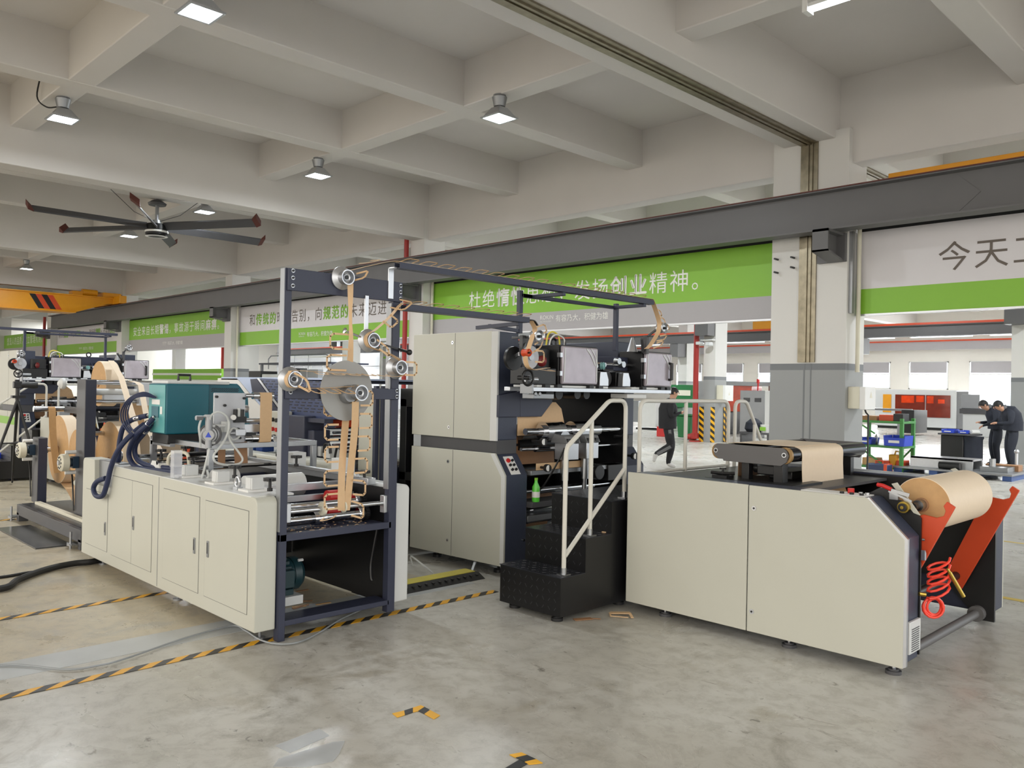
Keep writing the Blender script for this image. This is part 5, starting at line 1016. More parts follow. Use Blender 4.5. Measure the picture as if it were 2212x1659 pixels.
part('link_frame', MB().box(-6.6,4.95,1.42,-6.34,5.0,1.60).box(-6.6,4.95,.3,-6.5,5.05,1.5).box(-6.62,6.3,.3,-6.5,6.4,1.5).cyl((-6.55,5.0,1.5),(-6.55,6.4,1.5),.03,12).cyl((-6.45,5.0,1.46),(-6.45,6.4,1.46),.02,12).box(-6.6,4.95,.70,-6.36,6.4,.78), BLACK, fm, 0.004)
part('paper_web', MB().ribbon([(-6.36,5.7,1.15),(-6.45,5.7,.98),(-6.6,5.7,.85)], (0,.45,0), .002, 4), KRAFT, fm)
for x, y in ((-7.3,4.5),(-7.05,4.45),(-8.3,4.6)): part('servo_block', MB().box(x-.06,y-.05,.9,x+.06,y+.06,1.0), GREYW, fm, 0.004)
parts('cable_loop', MB().tube([(-7.1,4.4,.95),(-7.08,4.4,1.03),(-7.0,4.4,1.03),(-6.98,4.4,.95)],.015,8,5).tube([(-6.9,4.4,.92),(-6.86,4.4,1.02),(-6.8,4.4,1.0)],.012,8,4), BLACK, fm)
for x in (-8.9,-8.5,-8.7): part('blue_motor', MB().box(x-.1,4.45,.86,x+.05,4.6,1.0), mat('motor blue',(36,70,140),.4), fm, 0.01)
# machines and rails far behind on the left
fa = thing('distant_machine', 'dark machine with white railings and platform seen below the white sign', 'machine', (-28, 16.5, 0))
part('body', MB().box(-30.3,15.4,0,-26.3,17.5,1.8), DNAVY, fa); part('cover', MB().box(-29.0,15.2,.4,-27.3,15.4,1.98), GREYW, fa, 0.02); part('cover', MB().box(-26.2,15.2,.4,-25.0,15.4,2.15), ALUD, fa); parts('hood', MB().box(-30.2,15.2,1.75,-29.1,15.9,2.1).box(-27.2,15.2,1.8,-26.4,15.6,2.2), BLACK, fa)
part('platform', MB().box(-30.6,15.9,2.38,-25.3,17.5,2.44), DNAVY, fa); part('railing', MB().tube([(-30,16,2.2),(-30,16,2.6),(-29.8,16,2.72),(-25.8,16,2.72),(-25.5,16,2.6),(-25.5,16,2.2)],.025,6).tube([(-30,16,2.44),(-25.5,16,2.44)],.015,6).tube([(-29,16,2.2),(-29,16,2.72)],.012,6).tube([(-28,16,2.2),(-28,16,2.72)],.012,6).tube([(-27,16,2.2),(-27,16,2.72)],.012,6).box(-30.5,15.9,1.7,-30.4,16,2.4).box(-25.5,15.9,1.7,-25.4,16,2.4), ALUD, fa)
lb = thing('light_box_counter', 'long low white machine with green top panel under the left green sign', 'machine', (-39, 17, 0)); part('body', MB().box(-43,16.5,0,-35.2,18,1.75), WHITE, lb, 0.02); part('top_panel', MB().box(-43,16.5,1.75,-35.2,17.6,2.25), SGREEN, lb, 0.02); part('band', MB().box(-43,16.47,1.95,-35.2,16.5,2.05), WHITE, lb)
wf_ = thing('pipe_stand', 'white pipe frame standing before the far wall left of the third column', 'frame', (-38, 24, 0)); part('frame', MB().box(-43,24,0,-42.9,24.1,3.2).box(-37,24,0,-36.9,24.1,3.2).box(-43,24,3.1,-36.9,24.1,3.2).tube([(-41,24,2.3),(-41,24,2.75),(-40.2,24,2.75),(-40.2,24,2.3)],.03,6).tube([(-39,24,2.3),(-39,24,2.75),(-38.2,24,2.75),(-38.2,24,2.3)],.03,6), WHITE, wf_)
mp2 = MB().prism([(6.2,1.62),(6.9,1.62),(6.7,2.5),(6.4,2.5)], 'x', -24.6, -24.55)
nb = thing('notice_stand', 'white notice board with grey print stand behind the bag machine frame', 'board', (-24.9, 18.2, 0)); part('post', MB().box(-25.6,18.2,0,-25.5,18.3,3.3).box(-24.6,18.2,0,-24.5,18.3,3.3).box(-25.6,18.2,3.25,-24.5,18.3,3.32), WHITE, nb); part('board', MB().slot(0).box(-25.45,18.22,1.8,-24.65,18.26,3.1).slot(1).box(-25.4,18.215,2.65,-24.7,18.22,2.72), [SGREY, SGREEN], nb)
# camera on a tripod, blue bins
tc_ = thing('camera_tripod', 'black camera on a tripod at the left edge before the far press', 'camera', (-14.0, 3.4, 0))
part('camera_body', MB().box(-14.09,3.34,1.48,-14.0,3.45,1.58).box(-14.07,3.36,1.58,-14.01,3.42,1.61), BLACK, tc_, 0.01); part('lens', MB().lathe([(.045,0),(.045,.1),(.055,.16),(.05,.22)], (-14.04,3.44,1.53), (.1,1,0), 16), BLACK, tc_); parts('head', MB().cyl((-14.04,3.4,1.3),(-14.04,3.4,1.48),.03,10).box(-14.09,3.32,1.33,-13.99,3.5,1.37), BLACK, tc_)
for dx, dy in ((.1,-.42),(.25,.3),(-.4,.05)): parts('leg', MB().tube([(-14.04,3.4,1.3),(-14.04+dx*.5,3.4+dy*.5,.66),(-14.04+dx,3.4+dy,0.02)],[.025,.02,.013],8), BLACK, tc_)
part('spreader', MB().tube([(-13.99,3.19,.66),(-13.92,3.55,.66),(-14.24,3.42,.66)],.012,6), BLACK, tc_)
def bin_(x, y, z, w, d, h, m, lab, grp=None):
    t = thing('storage_bin', lab, 'bin', (x, y, z), grp)
    part('tub', MB().prism([(x+.02,z),(x+w-.02,z),(x+w,z+h),(x+w-.015,z+h),(x+w-.03,z+.02),(x+.03,z+.02),(x+.015,z+h),(x,z+h)], 'y', y+.01, y+d-.01).box(x+.02,y,z,x+w-.02,y+.012,z+h*.8).box(x+.02,y+d-.012,z,x+w-.02,y+d,z+h), m, t, 0.003)
    part('label_card', MB().box(x+w*.25,y-.004,z+h*.3,x+w*.75,y,z+h*.55), WHITE, t); return t
bin_(-16.0,3.42,0,.55,.22,.22,BLUEL,'light blue bin on the floor at the far left edge'); bin_(-16.05,3.40,.225,.62,.26,.16,BLUEP,'blue bin with white label on top of the light blue bin'); bin_(-16.5,3.67,0,.7,.18,.40,BLUEP,'deeper blue bin behind the light blue bin at far left')
# ================================================================ things on the right behind the unwinder
ts = thing('tool_shelf', 'green steel tool shelf with blue bins behind the paper web', 'shelf', (-7.1, 18.5, 0))
for x in (-7.6,-6.65):
    for y in (18.2,18.85): part('upright', MB().box(x-.035,y-.035,0,x+.035,y+.035,1.14), GREENP, ts, 0.003)
for z in (1.08,.55,.10): part('shelf_board', MB().box(-7.64,18.16,z-.05,-6.61,18.89,z), GREENP, ts, 0.004)
parts('brace', MB().bar((-7.62,18.16,.55),(-6.95,18.16,.10),.05,.03).bar((-7.6,18.16,1.05),(-7.2,18.16,.8),.04,.03).bar((-6.65,18.85,.5),(-7.0,18.85,.1),.04,.03), GREENP, ts)
bin_(-7.0,18.1,.555,.45,.5,.22,BLUEP,'large blue bin at the right of the green shelf middle board'); bin_(-7.58,18.2,.555,.3,.45,.14,BLUEP,'small blue bin at the left of the green shelf middle board')
part_cols = [ORANGE, KRAFTE, BROWN, DGREY]
for i, (x, z, w, h, m, lab) in enumerate(((-7.55,1.08,.35,.10,BROWN,'brown box on the top board of the green shelf'),(-7.15,1.08,.3,.13,ORANGE,'orange box in the middle of the green shelf top board'),(-6.85,1.08,.2,.16,BLACK,'black part at the right end of the green shelf top board'),(-7.5,.10,.3,.16,KRAFTE,'cardboard box at the left of the green shelf bottom board'),(-7.2,.10,.28,.12,ORANGE,'orange box left of the jug on the bottom shelf board'),(-6.78,.10,.15,.14,ORANGE,'orange carton at the right end of the bottom shelf board'))):
    solo('small_box', MB().box(x,18.25,z,x+w,18.6,z+h), m, lab, 'box', bevel=0.006)
jg = thing('oil_jug', 'yellow oil jug standing on the bottom board of the green shelf', 'jug', (-6.88, 18.4, .22)); part('body', MB().box(-6.96,18.3,.10,-6.80,18.5,.36), mat('yellow jug',(206,150,30),.4), jg, 0.03); part('handle', MB().tube([(-6.86,18.4,.36),(-6.84,18.4,.43),(-6.76,18.4,.42),(-6.77,18.4,.28)],.018,8), MATS['yellow jug'], jg)
for x, h, m, lab in ((-7.3,.2,STEEL,'grey spray can beside the small blue bin'),(-7.08,.24,WHITE,'white bottle behind the large blue bin')): solo('spray_can', MB().lathe([(.03,0),(.035,.01),(.035,h*.8),(.015,h),(.01,h+.02)], (x,18.5,.551), (0,0,1), 14), m, lab, 'bottle')
# laser cutter and conveyors
lc = thing('laser_cutter', 'large grey laser cutter with orange windows at the back of the hall', 'machine', (-14.6, 43.6, 0))
part('body', MB().box(-16.9,42.6,.12,-13.1,45,1.95), GREYW, lc, 0.03); part('side_cabinet', MB().box(-13.1,42.7,.1,-12.6,44.5,1.9), ALUD, lc, 0.02)
for x0_, x1_ in ((-15.9,-14.5),(-14.45,-13.35)): parts('window', MB().box(x0_,42.57,.62,x1_,42.6,1.7), AMBERD, lc)
part('window_glow', MB().box(-15.6,42.56,1.3,-15.0,42.57,1.65).box(-14.9,42.56,1.35,-14.55,42.57,1.65).box(-14.4,42.56,1.3,-14.1,42.57,1.65).box(-13.9,42.56,1.3,-13.6,42.57,1.5), AMBER, lc); part('side_window', MB().box(-16.5,42.57,.8,-16.1,42.6,1.7), YELLOW, lc); part('base', MB().box(-16.8,42.7,0,-12.7,44.8,.12), BLACK, lc)
cv = thing('conveyor_table', 'grey conveyor table with black end plate before the laser cutter', 'table', (-13.7, 36, 0)); part('frame', MB().box(-15.4,35.6,.6,-13.0,36.8,.75).box(-15.3,35.6,0,-15.2,35.7,.6).box(-13.2,35.6,0,-13.1,35.7,.6), ALUD, cv); part('end_plate', MB().box(-13.0,35.5,.1,-12.5,37,1.05), BLACK, cv); part('rail', MB().cyl((-16,35.6,1.05),(-12.6,35.6,1.05),.05,8), STEEL, cv)
gc = thing('machine_cabinet', 'grey cabinet behind the bending workers', 'cabinet', (-10.3, 38, 0)); part('body', MB().box(-11.3,37.6,0,-9.4,38.6,.95), GREYW, gc, 0.02); part('top', MB().box(-11.4,37.5,.95,-9.3,38.7,1.15), DGREY, gc); part('screen_box', MB().box(-11.4,37.7,1.15,-10.7,38.2,1.75), ALUD, gc, 0.02)
# work table with bins, tool case, pallet
wt = thing('work_stand', 'black work stand with blue trays in front of the bending workers', 'table', (-6.5, 21.6, 0)); part('cabinet', MB().box(-6.85,21.2,0,-6.35,21.7,.72), BLACK, wt, 0.02); part('top', MB().box(-6.9,21.15,.72,-6.1,21.75,.76), DGREY, wt, 0.004); part('drum', MB().lathe([(.2,0),(.24,.05),(.24,.62),(.26,.66),(.26,.70)], (-6.25,21.45,0), (0,0,1), 20), CLOTHN, wt)
bin_(-6.85,21.2,.765,.3,.4,.09,BLUEP,'blue tray at the left of the black work stand'); bin_(-6.5,21.25,.765,.25,.4,.07,BLUEP,'blue tray at the middle of the black work stand'); solo('white_part', MB().cyl((-6.22,21.3,.81),(-6.12,21.5,.81),.05,12), WHITE, 'white cylinder lying on the black work stand by the workers', 'part')
pl = thing('pallet', 'blue grey pallet loaded with aluminium frames behind the paper roll', 'pallet', (-5.6, 18.9, 0))
for x in (-6.7,-6.0,-5.3,-4.65): parts('block', MB().box(x-.08,18.15,.0,x+.08,19.5,.10), mat('pallet blue',(64,92,150),.5), pl)
part('deck', MB().box(-6.8,18.1,.10,-4.55,19.6,.14), ALUD, pl, 0.004)
for nm, b, m, lab in (('aluminium_frame', MB().box(-6.5,18.3,.14,-5.3,18.34,.36).box(-6.5,18.9,.14,-5.3,18.94,.36).box(-6.5,18.3,.32,-5.3,18.94,.36), ALU, 'aluminium frame lying at the left of the loaded pallet'), ('steel_bracket', MB().box(-5.2,18.4,.14,-4.7,18.9,.24).cyl((-5.0,18.5,.24),(-5.0,18.5,.4),.06), STEEL, 'steel bracket at the right of the loaded pallet'), ('dark_motor', MB().cyl((-5.9,18.2,.22),(-5.5,18.2,.22),.075,14), BLACK, 'dark motor at the front of the loaded pallet'), ('valve_fitting', MB().box(-4.86,19.3,.14,-4.74,19.5,.2).cyl((-4.8,19.4,.14),(-4.8,19.4,.5),.03).ball((-4.8,19.4,.52),.05), ALU, 'upright metal fitting at the back right of the loaded pallet'), ('wood_block', MB().box(-5.25,18.95,.14,-4.65,19.25,.26), BROWN, 'wooden block behind the steel bracket on the loaded pallet')): solo(nm, b, m, lab, 'machine part', bevel=0.004)
tcase = thing('tool_case', 'navy and orange tool case lying left of the loaded pallet', 'tool case', (-6.95, 18.4, 0)); part('body', MB().box(-7.2,17.7,.0,-6.75,18.0,.18), mat('case navy',(40,54,90),.4), tcase, 0.03); part('handle', MB().tube([(-7.05,17.85,.18),(-7.05,17.85,.24),(-6.9,17.85,.24),(-6.9,17.85,.18)],.012,6).box(-6.82,17.69,.02,-6.76,18.01,.185), ORANGE, tcase)
solo('red_part', MB().box(-4.3,18.2,.02,-3.6,18.6,.12), mat('dull red paint',(168,60,60),.5), 'dull red part on the floor at the right edge', 'machine part', bevel=0.02)
# next bay in the middle
wc = thing('white_cabinet', 'white cabinet on black castors behind the walking man', 'cabinet', (-20.6, 28.6, 0)); part('body', MB().box(-21.1,28.3,.12,-20.2,29,1.18), WHITE, wc, 0.02); part('base', MB().box(-21.2,28.3,.0,-20.1,29,.08), BLACK, wc); part('side', MB().box(-21.5,28.4,.3,-21.15,29,1.2), ALUD, wc)
wbn = thing('wheeled_bin', 'green wheeled bin beside the red fire pipe', 'bin', (-15.9, 24.2, 0)); part('body', MB().prism([(-16.15,.06),(-15.72,.06),(-15.64,.80),(-16.22,.80)], 'y', 23.95, 24.45), GREENB, wbn, 0.02); part('lid', MB().box(-16.26,23.9,.80,-15.6,24.5,.86), GREENB, wbn, 0.02); part('wheel', MB().cyl((-15.72,23.9,.10),(-15.72,23.97,.10),.10,16), RUBBER, wbn)
solo('fire_box', MB().box(-17.5,24.6,.0,-17.1,24.9,.36), RED, 'red box on the floor behind the walking man', 'box', bevel=0.01)
for k, (x, y, w, d) in enumerate(((-14.95,23.37,.16,.03),(-14.52,23.37,.14,.03),(-14.39,23.95,.02,.16))):
    solo('corner_guard', MB().box(x,y,0,x+w,y+d,1.15), HAZ, ['yellow black corner guard at the left of the next bay column','yellow black corner guard at the front right of the next bay column','yellow black corner guard on the far edge of the next bay column'][k], 'corner guard')
oc = thing('orange_machine', 'machine with orange guards behind the railing beside a grey cabinet', 'machine', (-16.2, 29, 0)); part('guard', MB().box(-17.2,28.6,.9,-16.0,29.4,1.9), AMBER, oc, 0.01); part('roof', MB().box(-17.5,28.4,1.9,-13.4,29.6,2.05), ALUD, oc); part('side_guard', MB().box(-15.3,28.6,1.3,-13.2,29.2,1.9), AMBERD, oc); part('frame', MB().box(-17.3,28.6,0,-16.9,29.4,.9), BLACK, oc)
gk = thing('control_cabinet', 'grey and white control cabinet left of the double column', 'cabinet', (-14.6, 28, 0)); part('body', MB().box(-15.9,27.6,0,-14.9,28.4,1.72), ALUD, gk, 0.01); part('door', MB().box(-14.9,27.6,0,-14.1,28.4,1.72), WHITE, gk, 0.01); parts('vent', MB().box(-15.75,27.58,1.3,-15.5,27.6,1.45).box(-15.3,27.58,1.3,-15.05,27.6,1.45), DGREY, gk)
part('beacon', MB().cyl((-15.4,28,1.72),(-15.4,28,2.0),.03,8).cyl((-15.4,28,2.0),(-15.4,28,2.15),.06,10), RED, gk)
tb_ = thing('side_table', 'dark low table by the grey cabinet holding a bag and a bucket', 'table', (-13.5, 24.6, 0)); part('top', MB().box(-14.0,24.2,.30,-12.9,25,.36), DGREY, tb_); parts('leg', MB().box(-13.95,24.25,0,-13.88,24.95,.3).box(-13.0,24.25,0,-12.93,24.95,.3), DGREY, tb_)
solo('black_bag', MB().lathe([(.22,0),(.30,.1),(.26,.3),(.12,.42),(.04,.45)], (-13.65,24.6,.36), (0,0,1), 12), CLOTHN, 'black bag lying on the dark low table', 'bag')
bk = thing('bucket', 'white bucket on the dark low table beside the black bag', 'bucket', (-13.2, 24.5, .36)); part('tub', MB().lathe([(.12,0),(.15,.24),(.155,.25),(.14,.25),(.11,.02)], (-13.2,24.5,.36), (0,0,1), 20), WHITE, bk); part('label', MB().box(-13.3,24.34,.42,-13.1,24.36,.54), SGREEN, bk)
gm = thing('green_machine', 'green machine with pale label behind the walking man head', 'machine', (-20, 33, 0)); part('body', MB().box(-22.3,32.4,.9,-19.4,33.2,1.95), GREENB, gm, 0.02); part('label', MB().box(-22,32.38,1.45,-21.2,32.4,1.7), IVORY, gm); parts('leg', MB().box(-22.2,32.5,0,-22,33,.9).box(-19.7,32.5,0,-19.5,33,.9), GREENB, gm); part('label', MB().box(-21,32.38,1.05,-20,32.4,1.2), WHITE, gm)
dc = thing('grey_locker', 'grey locker with a lit screen left of the red fire pipe', 'locker', (-19, 30.5, 0)); part('body', MB().box(-19.6,30.2,0,-17.6,31,2.1), COLG, dc, 0.01); part('screen', MB().box(-18.0,30.17,1.1,-17.7,30.2,1.7), SCREEN, dc)
wl = thing('wall_light', 'white twin spotlight fixed on the striped column bracket', 'light', (-14.7, 23.3, 3.2)); part('arm', MB().box(-14.85,23.2,3.3,-14.4,23.38,3.34), WHITE, wl); parts('head', MB().box(-14.9,23.0,3.16,-14.72,23.2,3.26).box(-14.55,23.0,3.12,-14.37,23.2,3.24), GREYW, wl, 0.02)
solo('corbel', MB().box(-14.9,22.95,3.45,-14.42,23.4,4.2), GUNM, 'dark steel corbel on the striped column of the next bay', 'bracket')
solo('corbel', MB().box(-6.0,22.95,3.45,-5.5,23.4,4.2), GUNM, 'dark steel corbel on the far right grey column', 'bracket')
bt = thing('drink_bottle', 'green drink bottle standing at the press beside the top step', 'bottle', (-5.0, 5.245, .63)); part('body', MB().lathe([(.03,0),(.034,.01),(.034,.13),(.015,.17),(.014,.19)], (-5.0,5.245,.63), (0,0,1), 16), mat('green bottle',(96,206,70),.2), bt); part('cap', MB().cyl((-5.0,5.245,.82),(-5.0,5.245,.84),.016,12), SGREEN, bt); part('label', MB().cyl((-5.0,5.245,.67),(-5.0,5.245,.72),.0345,16), WHITE, bt)
# ================================================================ floor marks, hoses, scraps
def tape(pts, w, lab):
    m = MB()
    for p, q in zip(pts[:-1], pts[1:]): m.bar((*p,.003),(*q,.003),w*1.3,.002)
    return solo('floor_tape', m, TAPEM, lab, 'tape')
tape([(-4.79,-.6),(-4.76,4.55)], .055, 'nearest long yellow black floor tape passing under the navy frame'); tape([(-6.34,.4),(-6.36,2.75)], .055, 'yellow black floor tape running under the cream door panel'); tape([(-10.9,.5),(-10.7,3.9)], .05, 'faint yellow black tape beyond the reel stand base')
def cp(polys, lab):
    m = MB()
    for i, p in polys: m.slot(i).prism(p, 'z', 0.0015, 0.004)
    return solo('floor_corner_mark', m, [mat('tape yellow',(238,178,32),.45), mat('tape black',(34,33,34),.45)], lab, 'tape', 'taped corner marks')
cp([(0,[(-3.30,2.465),(-3.245,2.455),(-3.245,2.50),(-3.29,2.53)]),(1,[(-3.29,2.53),(-3.245,2.50),(-3.245,2.55),(-3.29,2.585)]),(0,[(-3.29,2.585),(-3.245,2.55),(-3.24,2.58),(-3.26,2.635),(-3.29,2.635)]),(1,[(-3.26,2.635),(-3.24,2.58),(-3.19,2.58),(-3.21,2.63)]),(0,[(-3.21,2.63),(-3.19,2.58),(-3.11,2.575),(-3.125,2.625)])], 'yellow black corner mark taped on the floor in the middle foreground')
cp([(0,[(-2.585,2.575),(-2.565,2.63),(-2.53,2.63),(-2.545,2.575)]),(1,[(-2.545,2.575),(-2.53,2.63),(-2.475,2.63),(-2.49,2.575)]),(0,[(-2.49,2.575),(-2.475,2.63),(-2.43,2.625),(-2.46,2.57)]),(1,[(-2.52,2.57),(-2.47,2.57),(-2.45,2.44),(-2.50,2.44)])], 'yellow black corner mark cut by the bottom edge of the photo')
YL = mat('worn yellow floor paint', (206, 178, 66), .5, var=.1)
solo('floor_line', MB().box(-2.6,7.53,.0008,3,7.61,.002), YL, 'yellow painted line on the floor right of the unwinder', 'floor line'); solo('floor_line', MB().box(-3.3,10.52,.0008,3,10.58,.002), YL, 'fainter yellow floor line further back at the right edge', 'floor line')
cc = thing('cable_cover', 'black rubber cable ramp with a yellow lid between the machines', 'cable cover', (-5.3, 4.2, 0)); part('ramp', MB().prism([(-5.47,0),(-5.13,0),(-5.22,.045),(-5.38,.045)], 'y', 3.66, 4.78), RUBBER, cc); part('lid', MB().box(-5.37,3.66,.045,-5.24,4.76,.05), mat('dirty yellow rubber',(196,184,80),.6,var=.1), cc)
stu = MB()
for k in range(16): stu.box(-5.20,3.70+k*.068,.03,-5.17,3.72+k*.068,.036)
part('studs', stu, BLACK, cc)
solo('air_tube', MB().tube([(-5.42,.7,.012),(-5.289,1.229,0.012),(-4.987,1.470,0.012),(-4.935,1.622,0.012),(-4.955,1.779,0.012),(-5.117,2.200,0.012),(-5.176,2.534,0.012),(-5.021,2.554,0.012),(-4.779,2.532,0.012),(-4.632,2.573,0.012),(-4.582,2.688,0.012),(-4.675,2.893,0.012),(-4.842,3.158,0.012),(-4.95,3.4,.012)], .006, 8, 8), mat('smoky clear tube',(140,144,146),.3,var=.05), 'clear air tube snaking over the floor under the handle machine', 'hose')
solo('power_cable', MB().tube([(-7.3,1.2,.03),(-7.139,1.641,0.030),(-7.379,1.823,0.030),(-7.634,2.090,0.030),(-7.738,2.335,0.030),(-7.726,2.501,0.030),(-7.9,2.8,.03)], .026, 10, 6), RUBBER, 'thick black cable on the floor at the left edge', 'cable')
solo('power_cable', MB().tube([(-7.7,1.4,.012),(-7.641,1.755,0.012),(-7.684,1.965,0.012),(-7.677,2.137,0.012)], .012, 8, 6), RUBBER, 'thin black cable behind the thick one at the left edge', 'cable')
solo('floor_grating', MB().box(-10.2,2.30,.001,-8.75,2.62,.012), mat('dark shiny mat',(70,72,74),.2,var=.3,scale=4), 'dark plastic covered mat on the floor before the reel stand', 'mat')
solo('cable_loop', MB().tube([(-5.9,4.6,.01),(-5.8,4.5,.12),(-5.6,4.45,.1),(-5.55,4.55,.01)],.008,6,6), CLEAR, 'loop of clear tube under the press beside the cable ramp', 'hose')
solo('plastic_film', MB().prism([(a[0],a[1]) for a in ((-3.353,1.859,0.000),(-3.382,2.104,0.000),(-3.284,2.097,0.000),(-3.246,1.872,0.000))], 'z', .001, .003), mat('clear film',(206,210,214),.38,var=.1,alpha=.4,spec=.3), 'upper clear film scrap lying at the bottom of the floor', 'film', bevel=0)
solo('plastic_film', MB().prism([(a[0],a[1]) for a in ((-3.175,1.754,-0.000),(-3.226,1.808,0.000),(-3.216,2.069,0.000),(-3.190,2.119,0.000),(-3.098,2.030,0.000),(-3.050,1.969,0.000),(-3.080,1.852,0.000))], 'z', .001, .003), MATS['clear film'], 'lower clear film scrap at the bottom edge of the floor', 'film')
solo('paper_handle_scrap', MB().bar((-3.74,4.72,.01),(-3.62,4.80,.02),.05,.004).bar((-3.62,4.80,.02),(-3.55,4.74,.01),.02,.004).bar((-3.74,4.72,.01),(-3.68,4.66,.01),.012,.004).bar((-3.68,4.66,.01),(-3.57,4.72,.012),.012,.004), KRAFT, 'kraft handle scrap on the floor between steps and unwinder', 'paper scrap')
solo('paper_handle_scrap', MB().bar((-3.80,4.40,.006),(-3.74,4.52,.006),.05,.004).bar((-3.74,4.52,.006),(-3.69,4.56,.006),.012,.004), BROWN, 'brown paper scrap under the front corner of the steps', 'paper scrap')
random.seed(11)
for k in range(9):
    x, y = -4.95-random.random()*.8, 2.7+random.random()*.65; a = random.random()*.8+1.0; l_ = .05+random.random()*.1
    solo('paper_scrap', MB().bar((x,y,.006),(x+l_*math.cos(a),y+l_*math.sin(a),.008),.022,.004), KRAFTE if k % 2 else BROWN, 'torn paper scrap on the floor inside the navy frame', 'paper scrap', 'scraps inside the navy frame')
# unseen lamps added to brighten the neighbouring bays and the left wall
for x, y in ((-2,18.6),(-12,18.6),(-22,18.6),(-32,18.6),(-44,18.6),(-2,28.5),(-12,28.5),(-24,28.5),(-36,28.5),(-50,28.5),(-3,38.5),(-22,38.5),(-63.6,18.6),(-63.6,28.5),(-54,33.5)):
    lamp(x, y, 6.13, 'added unseen high bay lamp brightening the neighbouring hall bays', FILL_LAMP_W if x > -50 else 560)
for i, w in enumerate(wins):
    L = bpy.data.lights.new('window_daylight', 'AREA'); L.shape = 'RECTANGLE'; L.size = w[1]-w[0]; L.size_y = w[3]-w[2]; L.energy = WINDOW_W; L.color = (.95, .98, 1)
    lo = bpy.data.objects.new('window_daylight', L); COL.objects.link(lo); lo.location = ((w[0]+w[1])/2, 48.4, (w[2]+w[3])/2); lo.rotation_euler = (-PI/2, 0, 0)
